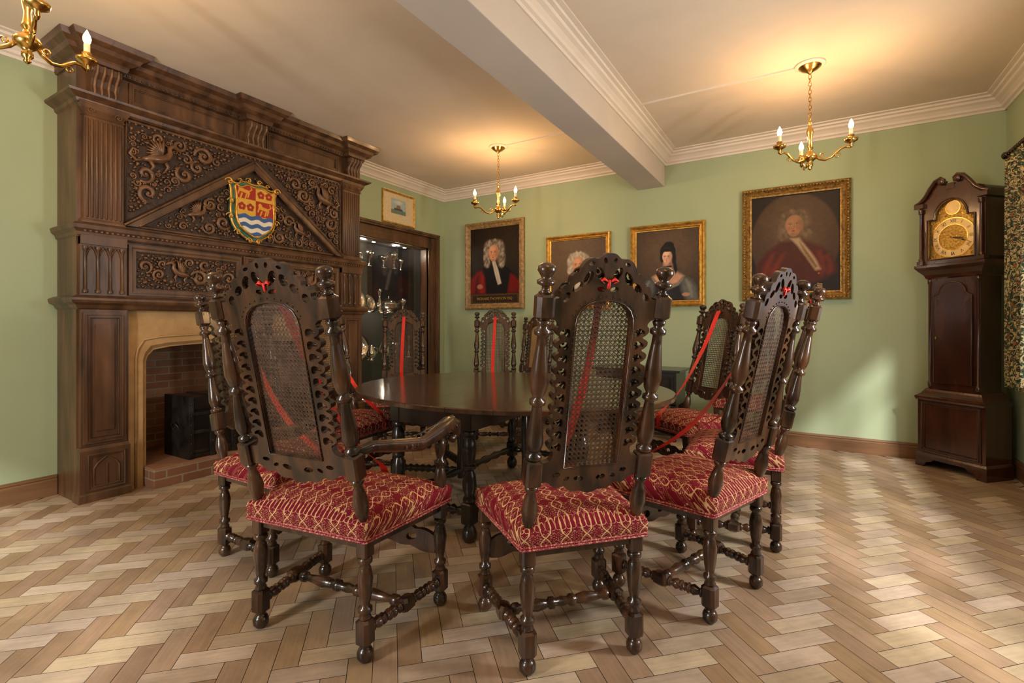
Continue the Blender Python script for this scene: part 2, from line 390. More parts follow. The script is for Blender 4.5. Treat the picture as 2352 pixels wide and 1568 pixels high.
# ------------------------------------------------------------ carving
def edist(x,y,p):
    d=9
    for i in range(len(p)):
        a=Vector(p[i-1]);b=Vector(p[i]);ab=b-a;t=max(0,min(1,(Vector((x,y))-a).dot(ab)/ab.length_squared)); d=min(d,(Vector((x,y))-a-ab*t).length)
    return d
def spiral(g,cx,cz,r,y,a0,dr,m,turns=1.6,th=.17,n=22,leaf=True,sg=6):
    pts=[];rad=[]
    for k in range(n):
        t=k/(n-1); a=a0+dr*t*turns*2*math.pi; q=r*(1-.86*t**.9)
        pts.append((cx+q*math.cos(a),y-.006*t,cz+q*math.sin(a))); rad.append(max(.0022,r*th*(.45+.9*math.sin(math.pi*min(1,t*1.2+.05))*.6)))
    g.tube(pts,rad,m,seg=sg); g.ball((cx,y-.006,cz),(r*.2,r*.16,r*.2),m,6,4)
    if leaf:
        for k in range(1,n-6,1):
            p=Vector(pts[k]); a=math.atan2(p.z-cz,p.x-cx)+dr*.9; l=r*(.36 if k%2 else .25)
            q=(p.x+l*math.cos(a),y+.002,p.z+l*math.sin(a))
            g.tube([p,((p.x+q[0])/2,y-r*.12,(p.z+q[2])/2),q],[r*.08,r*.11,r*.02],m,seg=5)
def beast(g,x,z,s,dr,m,y=-.335):
    P=lambda a,b,h=0:(x+dr*a*s,y-h*s,z+b*s)
    g.tube([P(-.55,-.1,.06),P(-.3,-.05,.12),P(0,.0,.16),P(.25,.12,.14),P(.4,.34,.12),P(.36,.55,.12),P(.5,.66,.12),P(.68,.58,.1),P(.8,.5,.05)],[a*s for a in (.07,.13,.17,.15,.10,.08,.10,.07,.02)],m,seg=10)
    g.tube([P(-.5,-.1,.06),P(-.75,-.2,.06),P(-.95,.0,.06),P(-.85,.22,.06),P(-.66,.18,.06),P(-.68,.05,.06)],[a*s for a in (.08,.06,.05,.045,.04,.02)],m,seg=7)
    for i in range(9):
        a=math.pi*(.46+.075*i); l=.78-.04*i
        g.tube([P(.1,.1,.15),P(.1+.5*l*math.cos(a)-.02,.1+.5*l*math.sin(a)+.1,.15),P(.1+l*math.cos(a),.1+l*math.sin(a)+.05,.05)],[.03*s,.06*s,.02*s],m,seg=5)
    for (a,b) in ((-.3,-.1),(.2,.0)):
        g.tube([P(a,b,.12),P(a+.12,b-.22,.12),P(a+.02,b-.40,.08),P(a+.16,b-.46,.05)],[.09*s,.06*s,.035*s,.03*s],m,seg=7)
    g.tube([P(.5,.72,.1),P(.44,.85,.08),P(.36,.88,.03)],[.03*s,.025*s,.01*s],m,seg=5)
def carve(g,poly,excl,y,m,seed,rmax=.1,rmin=.018,tries=5200,pad=.002):
    rnd=random.Random(seed); xs=[p[0] for p in poly]; zs=[p[1] for p in poly]; C=[]
    for i in range(tries):
        rt=rmax*(1-i/tries)**1.6+rmin
        x=rnd.uniform(min(xs),max(xs)); z=rnd.uniform(min(zs),max(zs))
        if not inpoly(x,z,poly): continue
        r=min(rt,edist(x,z,poly)-pad)
        if r<rmin*.8: continue
        ok=True
        for ex in excl:
            dd=math.hypot((x-ex[0])/ex[2],(z-ex[1])/ex[3])
            if dd<1+r/ex[2]*.6: ok=False;break
        if not ok: continue
        for c in C:
            dd=math.hypot(x-c[0],z-c[1])-c[2]*.88
            if dd<rmin*.7: ok=False;break
            r=min(r,dd*1.08)
        if not ok or r<rmin*.7: continue
        C.append((x,z,r)); 
        if r>.022: spiral(g,x,z,r*.98,y-.010,rnd.uniform(0,6.28),rnd.choice((-1,1)),m,turns=1.2+rnd.random()*.5,th=.28,n=20)
        else:
            a0=rnd.uniform(0,6); 
            g.tube([(x+r*math.cos(a0),y,z+r*math.sin(a0)),(x+r*.3*math.cos(a0+1.4),y-.018,z+r*.3*math.sin(a0+1.4)),(x-r*math.cos(a0),y,z-r*math.sin(a0))],[r*.2,r*.62,r*.15],m,seg=5)
            g.tube([(x+r*math.cos(a0+1.3),y,z+r*math.sin(a0+1.3)),(x,y-.014,z),(x-r*.8*math.cos(a0+1.8),y,z-r*.8*math.sin(a0+1.8))],[r*.15,r*.42,r*.12],m,seg=5)

# ------------------------------------------------------------ mantelpiece
MP=empty('carved_oak_chimneypiece',(XL,1.28,0),90)
Wm=2.38; c=Wm/2
g=G()
g.box(0,.29,-.33,-.0,0,1.30,'oak'); g.box(Wm-.29,Wm,-.33,0,0,1.30,'oak')
g.box(0,Wm,-.33,0,1.28,3.0,'oak')
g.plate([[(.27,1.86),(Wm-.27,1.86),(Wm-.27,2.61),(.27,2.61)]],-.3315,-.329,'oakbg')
def frame(g,x0,x1,z0,z1,y,w,t,m='oak',inner=True):
    g.plate([[(x0,z0),(x1,z0),(x1,z1),(x0,z1)],[(x0+w,z0+w),(x1-w,z0+w),(x1-w,z1-w),(x0+w,z1-w)]],y-t,y+.001,m)
    for k,(q,tt) in enumerate(((w*.5,.007),(w+.004,.005))):
        xa,xb,za,zb=x0+q,x1-q,z0+q,z1-q
        yy=y-(t if k==0 else t*.4)
        g.tube([(xa,yy,za),(xb,yy,za),(xb,yy,zb),(xa,yy,zb)],tt,m,seg=4,closed=True)
def half(g):
    g.wrap(-.004,.275,-.40,-.30,[(0,0),(.006,0),(.006,.05),(0,.06),(0,.34),(-.01,.36)],'oak')
    frame(g,.03,.25,.07,.32,-.40,.02,.008)
    arch=[(.07,.10),(.21,.10),(.21,.22),(.19,.25),(.14,.29),(.09,.25),(.07,.22)]
    g.tube([(a,-.403,b) for a,b in arch],.006,'oak',seg=4,closed=True)
    g.tube([(.14,-.403,.10),(.14,-.403,.24)],.006,'oak',seg=4)
    g.box(.01,.265,-.372,-.32,.36,1.27,'oak'); frame(g,.02,.255,.38,1.25,-.372,.035,.012)
    g.box(.085,.19,-.382,-.371,.46,1.17,'oak')
    g.box(.01,.265,-.365,-.32,1.36,1.75,'oak')
    for i in range(4):
        x=.035+i*.068; g.lz(x,-.372,[(1.38,.016),(1.40,.016),(1.405,.010),(1.66,.009),(1.67,.016),(1.69,.016)],'oak',8)
    for i in range(3):
        x=.069+i*.068; g.tube([(x-.03,-.37,1.62),(x-.02,-.372,1.66),(x,-.372,1.69),(x+.02,-.372,1.66),(x+.03,-.37,1.62)],.006,'oak',seg=5)
    g.box(.01,.265,-.38,-.32,1.70,1.76,'oak')
    g.box(.03,.245,-.362,-.32,1.84,2.62,'oak')
    for i in range(8): 
        x=.046+i*.0262; g.turn((x,-.362,1.88),(x,-.362,2.54),[(0,.002),(.01,.0095),(.99,.0095),(1,.002)],'oak',6)
    g.wrap(.03,.245,-.362,-.32,[(0,1.84),(.012,1.845),(.012,1.86),(.004,1.875)],'oak')
    g.wrap(.03,.245,-.362,-.32,[(0,2.55),(.01,2.56),(.004,2.575),(.02,2.60),(.03,2.62),(.03,2.64)],'oak')
    spiral(g,.06,2.585,.022,-.385,0,1,'oakh',leaf=False); spiral(g,.215,2.585,.022,-.385,3.1,-1,'oakh',leaf=False)
    bracket(g,.06,.215)
def bracket(g,x0,x1):
    pr=[(-.33,2.68),(-.37,2.69),(-.385,2.72),(-.375,2.76),(-.395,2.80),(-.43,2.84),(-.435,2.88),(-.33,2.89)]
    n=len(pr); vs=[(x0,a,b) for a,b in pr]+[(x1,a,b) for a,b in pr]
    g.add(vs,[(i,(i+1)%n,(i+1)%n+n,i+n) for i in range(n)]+[tuple(range(n)),tuple(range(2*n-1,n-1,-1))],'oak')
    for i in range(4):
        x=x0+.02+(x1-x0-.04)*i/3; g.tube([(x,a-.004,b) for a,b in pr[1:-1]],.009,'oakh',seg=6)
    g.turn((x0-.006,-.40,2.86),(x1+.006,-.40,2.86),[(0,.022),(.1,.026),(.9,.026),(1,.022)],'oak',10)
half(g)
g.M=Matrix.Translation((Wm,0,0))@Matrix.Scale(-1,4,(1,0,0)); half(g); g.M=Matrix.Identity(4)
bracket(g,c-.085,c+.085)
g.box(c-.1,c+.1,-.37,-.33,2.64,2.69,'oak')
g.wrap(0,Wm,-.37,0,[(0,1.27),(.012,1.28),(.02,1.30),(.045,1.315),(.05,1.33),(.05,1.345),(.02,1.36),(0,1.365)],'oak')
g.wrap(0,Wm,-.365,0,[(0,1.75),(.01,1.76),(.014,1.78),(.035,1.80),(.04,1.825),(.02,1.84),(0,1.845)],'oak')
g.wrap(0,Wm,-.365,0,[(0,2.62),(.014,2.63),(.02,2.65),(.065,2.675),(.07,2.69),(.0,2.70)],'oak')
TOP=[(-.03,2.885),(.01,2.89),(.02,2.91),(.02,2.925),(.065,2.95),(.08,2.975),(.115,2.995),(.13,3.028),(-.03,3.028)]
g.wrap(0,Wm,-.36,0,TOP,'oak')
for a,b in ((.045,.23),(c-.1,c+.1),(Wm-.23,Wm-.045)): g.wrap(a,b,-.43,-.33,TOP,'oak')
for i in range(int(Wm/.03)):
    x=.02+i*.03; g.box(x,x+.014,-.385,-.36,2.893,2.908,'oak')
    g.box(x,x+.014,-.392,-.36,1.782,1.797,'oakh')
for a,b in ((.29,c-.13),(c+.13,Wm-.29)): frame(g,a,b,2.715,2.875,-.33,.03,.015)
g.tube([(.27,-.335,1.87),(.27,-.335,2.61),(Wm-.27,-.335,2.61),(Wm-.27,-.335,1.87)],.014,'oak',seg=6,closed=True)
for i in range(46):
    x=.29+i*.04; g.ball((x,-.342,2.595),.009,'oakh',6,4)
for s_ in (0,1):
    if s_: g.M=Matrix.Translation((Wm,0,0))@Matrix.Scale(-1,4,(1,0,0))
    g.plate([[(.25,1.86),(.33,1.86),(c,2.50),(c,2.565)]],-.375,-.33,'oak')
    g.tube([(.25,-.378,1.862),(c,-.378,2.565)],.010,'oak',seg=5); g.tube([(.34,-.372,1.865),(c,-.372,2.497)],.008,'oak',seg=5)
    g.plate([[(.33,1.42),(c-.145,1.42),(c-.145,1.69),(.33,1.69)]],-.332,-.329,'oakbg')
    frame(g,.285,c-.10,1.375,1.735,-.33,.045,.018)
    g.M=Matrix.Identity(4)
g.box(c-.085,c+.085,-.36,-.33,1.37,1.745,'oak'); frame(g,c-.075,c+.075,1.385,1.735,-.36,.025,.01)
g.obj('oak_carcass',MP,bevel=.003)
g=G(); yy=-.332
beast(g,.47,2.38,.19,1,'oakh'); beast(g,Wm-.47,2.38,.19,-1,'oakh')
beast(g,.74,2.03,.13,1,'oakh'); beast(g,Wm-.74,2.03,.13,-1,'oakh')
carve(g,[(.285,1.93),(.285,2.58),(1.08,2.58)],[(.47,2.40,.12,.09)],yy,'oakh',3,rmax=.062,rmin=.012)
carve(g,[(Wm-.285,1.93),(Wm-.285,2.58),(Wm-1.08,2.58)],[(Wm-.47,2.40,.12,.09)],yy,'oakh',5,rmax=.062,rmin=.012)
carve(g,[(.42,1.885),(Wm-.42,1.885),(c,2.46)],[(c-.01,2.14,.21,.26),(.74,2.03,.08,.07),(Wm-.74,2.03,.08,.07)],yy,'oakh',8,rmax=.05,rmin=.012)
beast(g,.62,1.55,.13,-1,'oakh'); beast(g,Wm-.62,1.55,.13,1,'oakh')
carve(g,[(.335,1.425),(1.04,1.425),(1.04,1.685),(.335,1.685)],[(.62,1.56,.09,.07)],yy,'oakh',11,rmax=.055,rmin=.012)
carve(g,[(Wm-1.04,1.425),(Wm-.335,1.425),(Wm-.335,1.685),(Wm-1.04,1.685)],[(Wm-.62,1.56,.09,.07)],yy,'oakh',12,rmax=.055,rmin=.012)
g.obj('relief_carving',MP)
# shield
def shield_poly(cx,cz,w,h):
    p=[(-.5,.42),(-.34,.36),(-.2,.44),(0,.40),(.2,.44),(.34,.36),(.5,.42),(.44,.2),(.47,-.1),(.40,-.30),(.2,-.42),(0,-.5),(-.2,-.42),(-.40,-.30),(-.47,-.1),(-.44,.2)]
    return [(cx+a*w,cz+b*h) for a,b in chaikin(p,1)]
def srgb(c): 
    c=np.array(c,dtype=float); return np.where(c<=.04045,c/12.92,((c+.055)/1.055)**2.4)
class Img:
    def __init__(s,w,h,nx,bg):
        s.nx=nx; s.ny=int(nx*h/w); s.w=w;s.h=h
        s.X,s.Y=np.meshgrid(np.linspace(0,1,s.nx),np.linspace(0,h/w,s.ny)); s.I=np.ones(s.X.shape+(3,))*srgb(bg)
    def blend(s,al,col): s.I=s.I*(1-al[...,None])+srgb(col)*al[...,None]
    def ell(s,cx,cy,rx,ry,col,soft=.3,rot=0,a=1):
        c_,s_=math.cos(rot*D2R),math.sin(rot*D2R); dx=s.X-cx;dy=s.Y-cy
        d=np.sqrt(((dx*c_+dy*s_)/rx)**2+((-dx*s_+dy*c_)/ry)**2); s.blend(np.clip((1-d)/soft+.5,0,1)*a,col)
    def poly(s,p,col,soft=.02,a=1):
        ins=np.zeros(s.X.shape,bool); d=np.full(s.X.shape,9.)
        for i in range(len(p)):
            ax,ay=p[i-1];bx,by=p[i]
            if ay!=by: ins^=((ay>s.Y)!=(by>s.Y))&(s.X<(bx-ax)*(s.Y-ay)/(by-ay)+ax)
            l=(bx-ax)**2+(by-ay)**2+1e-9; t=np.clip(((s.X-ax)*(bx-ax)+(s.Y-ay)*(by-ay))/l,0,1)
            d=np.minimum(d,np.hypot(s.X-ax-t*(bx-ax),s.Y-ay-t*(by-ay)))
        sd=np.where(ins,d,-d); s.blend(np.clip(sd/soft+.5,0,1)*a,col)
    def mesh(s,name,mat,mask=None,x0=0,z0=0,y=0):
        sx=s.w
        vs=np.stack([x0+s.X*sx,np.full(s.X.shape,y),z0+s.Y*sx],-1).reshape(-1,3)
        fs=[];nx=s.nx
        for j in range(s.ny-1):
            for i in range(nx-1):
                if mask is not None:
                    q=(s.X[j,i]+s.X[j+1,i+1])/2; r=(s.Y[j,i]+s.Y[j+1,i+1])/2
                    if not inpoly(x0+q*sx,z0+r*sx,mask): continue
                a=j*nx+i; fs.append((a,a+1,a+nx+1,a+nx))
        me=bpy.data.meshes.new(name); me.from_pydata(vs.tolist(),[],fs); me.materials.append(M[mat])
        at=me.color_attributes.new('Col','FLOAT_COLOR','POINT')
        at.data.foreach_set('color',np.concatenate([s.I,np.ones(s.X.shape+(1,))],-1).astype(np.float32).ravel())
        return me
sw,sh=.36,.47; scx,scz=c-.01,2.14
im=Img(sw,sh,130,(.80,.62,.22)); hh=sh/sw
im.poly([(0,hh*.40),(0,hh*1.1),(1,hh*1.1),(1,hh*.40)],(.80,.62,.20),.01)
im.poly([(0,hh*.68),(0,hh*1.1),(.5,hh*1.1),(.5,hh*.68)],(.60,.08,.04),.01)
im.poly([(.5,hh*.40),(.5,hh*.68),(1,hh*.68),(1,hh*.40)],(.60,.08,.04),.01)
for px,py in ((.63,.80),(.83,.80),(.17,.54),(.37,.54)):
    for k in range(5):
        a=k*72*D2R; im.ell(px+.05*math.sin(a),hh*py+.05*math.cos(a),.045,.045,(.58,.06,.05),.2)
    im.ell(px,hh*py,.025,.025,(.80,.55,.18),.3)
for ox,oy in ((.25,.80),(.73,.54)):
    yb=hh*oy; G_=(.82,.58,.18)
    im.poly([(ox-.13,yb+.00),(ox+.07,yb-.03),(ox+.11,yb+.04),(ox-.02,yb+.06),(ox-.10,yb+.09)],G_,.01); im.ell(ox-.12,yb+.09,.045,.05,G_,.2)
    for dx,dz_ in ((-.14,.05),(-.08,-.03),(.03,-.03),(.09,.0)): im.poly([(ox+dx-.015,yb+dz_),(ox+dx-.05,yb-.12+dz_),(ox+dx-.02,yb-.13+dz_),(ox+dx+.025,yb+dz_)],G_,.01)
    im.poly([(ox+.09,yb+.01),(ox+.17,yb+.08),(ox+.13,yb+.16),(ox+.11,yb+.15),(ox+.14,yb+.09),(ox+.07,yb+.03)],G_,.01)
yw=im.Y/hh+.018*np.sin(im.X*2*math.pi*3.2)
for i in range(6):
    z0=.40-i*.075; al=((yw<z0)&(yw>z0-.075)).astype(float); im.blend(al,(.84,.82,.74) if i%2 else (.14,.32,.55))
sp=shield_poly(scx,scz,sw,sh)
put(im.mesh('shield_face','enamel',mask=sp,x0=scx-sw/2,z0=scz-sh/2,y=-.402),'shield_face',MP)
g=G(); g.plate([sp],-.40,-.335,'gold'); g.tube([(a,-.40,b) for a,b in sp],.008,'gold',seg=6,closed=True)
M['teal']=mk('teal_paint',(.03,.16,.14),(.05,.22,.18),rough=.4,scale=8)
g.plate([shield_poly(scx,scz,sw*1.16,sh*1.14)],-.37,-.333,'teal')
sq=shield_poly(scx,scz,sw*1.18,sh*1.16); g.tube([(a,-.37,b) for a,b in sq],.010,'gold',seg=6,closed=True)
for sx in (-1,1):
    for (a,b,r) in ((.53,.43,.035),(.50,.10,.028),(.52,-.16,.03),(.36,-.42,.03),(.12,.52,.025),(.10,-.54,.028),(.3,.48,.022)):
        spiral(g,scx+sx*a*sw*1.1,scz+b*sh*1.02,r,-.378,0 if sx>0 else 3.14,sx,'gold',turns=1.2,leaf=False,th=.25)
g.obj('shield_frame',MP)
# stone surround + arch
g=G(); ox0,ox1=.41,Wm-.41
def arch_loop(i):
    a0,a1=ox0-i,ox1+i
    return [(a0,0),(a0,.90+i*.4),(a0+.012,.94+i*.7),(a0+.05,.985+i),(a0+.16,1.005+i),(c,1.045+i),(a1-.16,1.005+i),(a1-.05,.985+i),(a1-.012,.94+i*.7),(a1,.90+i*.4),(a1,0)]
outer=[(Wm-.28,0),(Wm-.28,1.29),(.28,1.29),(.28,0)]
g.plate([outer+arch_loop(.03)],-.325,-.20,'stone'); 
g.plate([outer+arch_loop(0)],-.30,-.02,'stone')
A=arch_loop(.03);B=arch_loop(0); n=len(A)
g.add([(p[0],-.325,p[1]) for p in A]+[(p[0],-.29,p[1]) for p in B],[(i,i+1,i+1+n,i+n) for i in range(n-1)],'stone')
A=arch_loop(.075); g.tube([(p[0],-.327,p[1]) for p in A],.009,'stone',seg=6)
g.obj('stone_surround',MP)
g=G()
g.box(.29,Wm-.29,.32,.42,0,1.3,'brick'); g.box(.20,.36,.0,.42,0,1.3,'brick'); g.box(Wm-.36,Wm-.20,.0,.42,0,1.3,'brick'); g.box(.29,Wm-.29,-.02,.42,1.22,1.34,'brick')
g.obj('firebox_brick',MP)
g=G(); g.box(.39,Wm-.39,-.47,.32,.0,.14,'brick'); g.obj('hearth',MP,bevel=.006)
# chest
CH=empty('iron_bound_chest',(-4.22,2.36,.14),90)
g=G(); g.box(-.42,.42,-.17,.17,.03,.37,'black'); g.box(-.43,.43,-.185,.18,.375,.47,'black'); g.box(-.43,.43,-.18,.175,0,.035,'black')
for x in (-.42,-.26,-.09,.09,.26,.42):
    g.box(x-.018,x+.018,-.192,.19,.0,.476,'iron')
    for z in (.05,.12,.19,.26,.33,.42): g.ball((x,-.193,z),.007,'iron',6,4)
for z in (.05,.20,.34): g.box(-.432,.432,-.178,.178,z-.012,z+.012,'iron')
for sx in (-1,1):
    g.tube([(sx*(.44+.02*math.sin(a)),.05*math.cos(a),.24+.05*math.sin(a)-.02) for a in [i*math.pi/8 for i in range(16)]],.007,'iron',closed=True)
    g.box(sx*.435-.006,sx*.435+.006,-.03,.03,.26,.31,'iron')
g.box(-.04,.04,-.20,-.185,.26,.40,'iron')
g.obj('chest_body',CH,bevel=.003)

# ------------------------------------------------------------ display cabinet
CB=empty('display_cabinet',(XL,3.75,0),90)
Wc=1.37
g=G()
g.box(0,Wc,.46,.5,.1,2.22,'dark'); g.box(-.03,0,.0,.5,.1,2.22,'dark'); g.box(Wc,Wc+.03,0,.5,.1,2.22,'dark'); g.box(0,Wc,.12,.5,2.22,2.25,'dark'); g.box(0,Wc,0,.5,.07,.1,'dark')
g.obj('cabinet_lining',CB)
g=G()
def arc(g,x0,x1,z1,steps):
    for (w,t,yy) in steps:
        g.box(x0-w,x1+w,-yy,0,z1,z1+w,'oak'); g.box(x0-w,x0,-yy,0,0,z1,'oak'); g.box(x1,x1+w,-yy,0,0,z1,'oak')
arc(g,.10,Wc,2.2,[(.05,0,.034),(.10,0,.022),(.15,0,.012)])
g.box(Wc+.15,Wc+.18,-.05,0,0,2.38,'oak'); g.box(.0,Wc+.18,-.05,0,2.35,2.38,'oak'); g.box(Wc+.17,Wc+.20,-.06,0,0,2.40,'oak'); g.box(0,Wc+.20,-.06,0,2.37,2.40,'oak')
g.box(Wc-.02,Wc,-.0,.10,.1,2.2,'oak'); g.box(0,Wc,0,.10,.1,.14,'oak'); g.box(0,Wc,0,.10,2.18,2.2,'oak'); g.box(.1,Wc,-.02,0,0,.12,'oak')
g.obj('cabinet_architrave',CB,bevel=.004)
g=G()
for z in (.72,1.32,1.90): g.box(0,Wc,.14,.44,z-.008,z,'glass')
g.obj('glass_shelves',CB)
g=G(); g.box(0.1,Wc-.02,.085,.09,.14,2.18,'glass'); g.obj('glass_pane',CB)
g=G()
def cup(x,y,z,h,r): g.lz(x,y,[(z,r*.7),(z+.01,r*.7),(z+.02*1,r*.25),(z+h*.4,r*.14),(z+h*.45,r*.3),(z+h*.5,r*.2),(z+h*.58,r*.7),(z+h*.8,r),(z+h,r*1.05),(z+h-.005,r*.95),(z+h*.62,r*.3)],'silver',16)
def jug(x,y,z,h,r):
    g.lz(x,y,[(z,r*.6),(z+h*.05,r*.6),(z+h*.1,r*.35),(z+h*.3,r*.95),(z+h*.5,r),(z+h*.75,r*.55),(z+h*.85,r*.6),(z+h*.95,r*.3),(z+h,r*.05)],'silver',16)
    g.tube([(x+r*.8,y,z+h*.35),(x+r*1.5,y,z+h*.45),(x+r*1.5,y,z+h*.75),(x+r*.5,y,z+h*.8)],r*.08,'silver')
def tureen(x,y,z,r):
    g.lz(x,y,[(z,r*.5),(z+.02,r*.5),(z+.03,r*.3),(z+r*.3,r*.6),(z+r*.55,r),(z+r*.75,r),(z+r*.78,r*1.05),(z+r*.85,r*.98),(z+r*1.1,r*.75),(z+r*1.25,r*.3),(z+r*1.3,r*.08),(z+r*1.42,r*.12),(z+r*1.5,.01)],'silver',20)
    for sx in (-1,1): g.tube([(x+sx*r,y,z+r*.6),(x+sx*r*1.3,y,z+r*.7),(x+sx*r*1.3,y,z+r*.85),(x+sx*r,y,z+r*.8)],r*.05,'silver')
def dish(x,y,z,r):
    ca,sa=math.cos(.2),math.sin(.2)
    g.rings([(Vector((x,y+q*.0+d,z+r)),Vector((1,0,0)),Vector((0,sa,ca)),r*q) for q,d in ((.02,0),(.6,0),(.68,-.012),(1,-.02),(1,-.012),(.02,.01))],'silver',28)
def stick(x,y,z,h): g.lz(x,y,[(z,.05),(z+.012,.05),(z+.03,.02),(z+h*.3,.012),(z+h*.5,.02),(z+h*.6,.01),(z+h*.85,.014),(z+h*.9,.03),(z+h,.02)],'silver',12)
tureen(.95,.3,1.32,.15); dish(.50,.40,1.32,.16); dish(.72,.42,1.32,.12); cup(1.22,.3,1.32,.2,.06)
cup(.62,.3,1.90,.2,.055); cup(.86,.3,1.9,.16,.07); cup(1.0,.25,1.9,.22,.06); jug(.42,.3,1.9,.2,.06); cup(1.18,.3,1.9,.15,.05)
dish(.55,.42,.72,.17); jug(.85,.28,.72,.26,.085); cup(1.05,.3,.72,.22,.08); dish(1.12,.43,.72,.13); jug(.6,.25,.72,.2,.07); stick(.34,.25,.72,.3); stick(1.28,.25,.72,.3)
tureen(.5,.28,.10,.17); jug(.9,.3,.10,.4,.12); dish(1.15,.42,.10,.17); stick(.72,.22,1.32,.3); stick(.36,.3,1.32,.33)
g.obj('silverware',CB)
g=G()
for x in (.3,.65,1.0,1.2): g.lz(x,.25,[(2.205,.022),(2.218,.022)],'led',10)
g.obj('led_lights',CB)
def light(name,t,loc,e,col,size=.02,parent=None,rot=None,**k):
    l=bpy.data.lights.new(name,t); l.energy=e; l.color=col
    if t=='POINT': l.shadow_soft_size=size
    for a,v in k.items(): setattr(l,a,v)
    o=bpy.data.objects.new(name,l); COL.objects.link(o); o.location=loc
    if rot: o.rotation_euler=rot
    if parent: o.parent=parent
    return o
light('cabinet_lamp','POINT',(.5,.28,2.15),4,(1,.85,.65),.03,CB); light('cabinet_lamp_2','POINT',(1.05,.25,2.15),4,(1,.85,.65),.03,CB); light('cabinet_lamp_3','POINT',(.8,.22,1.25),2.5,(1,.85,.65),.03,CB)

# ------------------------------------------------------------ pictures
def picture(name,x0,x1,z0,z1,im,fm,fw=.06,dep=.05,wall='back',beads=False):
    w=x1-x0;h=z1-z0
    if wall=='back': E=empty(name,(x0,YB,z0),0)
    else: E=empty(name,(XL,x0,z0),90)
    g=G()
    def loop(i): return [(i,i),(w-i,i),(w-i,h-i),(i,h-i)]
    prof=[(0,0),(0,.6),(.12,.85),(.3,1),(.45,.75),(.6,.55),(.72,.6),(.85,.4),(1,.35),(1,.1)]
    vs=[];fs=[]
    for t,d in prof: vs+=[(p[0],-dep*d-.002,p[1]) for p in loop(fw*t)]
    for k in range(len(prof)-1):
        for i in range(4): fs.append((k*4+i,k*4+(i+1)%4,k*4+4+(i+1)%4,k*4+4+i))
    g.add(vs,fs,fm)
    if beads:
        for i,(t,d) in enumerate(((.3,1.0),(.8,.48))):
            q=fw*t; st=.026 if i==0 else .016; r=.010 if i==0 else .006
            nn=int((w-2*q)/st)
            for k in range(nn+1):
                x=q+(w-2*q)*k/nn
                for z in (q,h-q): g.ball((x,-dep*d,z),(r*1.25,r,r),fm,6,4)
            nn=int((h-2*q)/st)
            for k in range(nn+1):
                z=q+(h-2*q)*k/nn
                for x in (q,w-q): g.ball((x,-dep*d,z),(r,r,r*1.25),fm,6,4)
    g.box(fw*.5,w-fw*.5,-dep*.12,-.001,fw*.5,h-fw*.5,'dark')
    g.obj('frame',E)
    me=im.mesh('canvas','paint',x0=fw*.95,z0=fw*.95,y=-dep*.2)
    put(me,'canvas',E); return E
def face(im,cx,cy,s,skin=(.80,.60,.48),cont=1.0):
    sh=tuple(v*(1-.30*cont) for v in skin); li=tuple(min(1,v*(1+.12*cont)) for v in skin); dk=tuple(v*(1-.65*cont) for v in skin)
    im.ell(cx,cy+.12*s,s*.70,s*.86,skin,.14); im.ell(cx-.04*s,cy-.30*s,s*.52,s*.66,skin,.16)
    im.ell(cx+s*.46,cy-.05*s,s*.26,s*.75,sh,1.0,a=.6); im.ell(cx-s*.15,cy+s*.52,s*.36,s*.26,li,.9,a=.6); im.ell(cx-.04*s,cy-.78*s,s*.3,s*.12,sh,1,a=.6)
    for sx in (-1,1):
        ex=cx+sx*s*.26-s*.07; w=.9 if sx>0 else 1
        im.ell(ex,cy+.14*s,s*.17*w,s*.10,sh,.7,a=.7); im.ell(ex,cy+.10*s,s*.11*w,s*.042,(.78,.72,.66),.4,a=.8); im.ell(ex,cy+.10*s,s*.048,s*.05,dk,.3)
        im.ell(ex,cy+.145*s,s*.13*w,s*.018,dk,.5,a=.8); im.ell(ex,cy+.27*s,s*.16*w,s*.028,dk,.8,rot=-sx*8,a=.6)
        im.ell(cx+sx*s*.34-.05*s,cy-.22*s,s*.17,s*.14,(skin[0],skin[1]*.72,skin[2]*.68),1,a=.45)
    im.ell(cx-.10*s,cy-.02*s,s*.05,s*.22,li,.8,a=.8); im.ell(cx-.01*s,cy-.08*s,s*.05,s*.2,sh,.9,a=.7); im.ell(cx-.08*s,cy-.25*s,s*.10,s*.045,sh,.7,a=.9)
    im.ell(cx-.08*s,cy-.44*s,s*.15,s*.04,(skin[0]*.8,skin[1]*.42,skin[2]*.4),.5); im.ell(cx-.08*s,cy-.435*s,s*.15,s*.011,dk,.6); im.ell(cx-.07*s,cy-.56*s,s*.13,s*.04,sh,.9,a=.6)
def curls(im,pts,cols,n,seed,r=.018):
    rr=random.Random(seed)
    for i in range(n):
        x0,y0,rx,ry=rr.choice(pts); a=rr.uniform(0,6.28); q=rr.random()**.5
        im.ell(x0+rx*q*math.cos(a),y0+ry*q*math.sin(a),r,r*1.6,rr.choice(cols),.8,rot=rr.uniform(-40,40),a=.55)
def mottled(im,seed,amp=.25):
    r=np.random.RandomState(seed); n=np.zeros(im.X.shape)
    for f in (3,6,12,25):
        px,py,a=r.rand()*6,r.rand()*6,r.rand()*3
        n+=np.sin(im.X*f*2+px+2*np.sin(im.Y*f+a))*np.cos(im.Y*f*1.7+py)/4
    im.I=np.clip(im.I*(1+amp*n[...,None]),0,1)
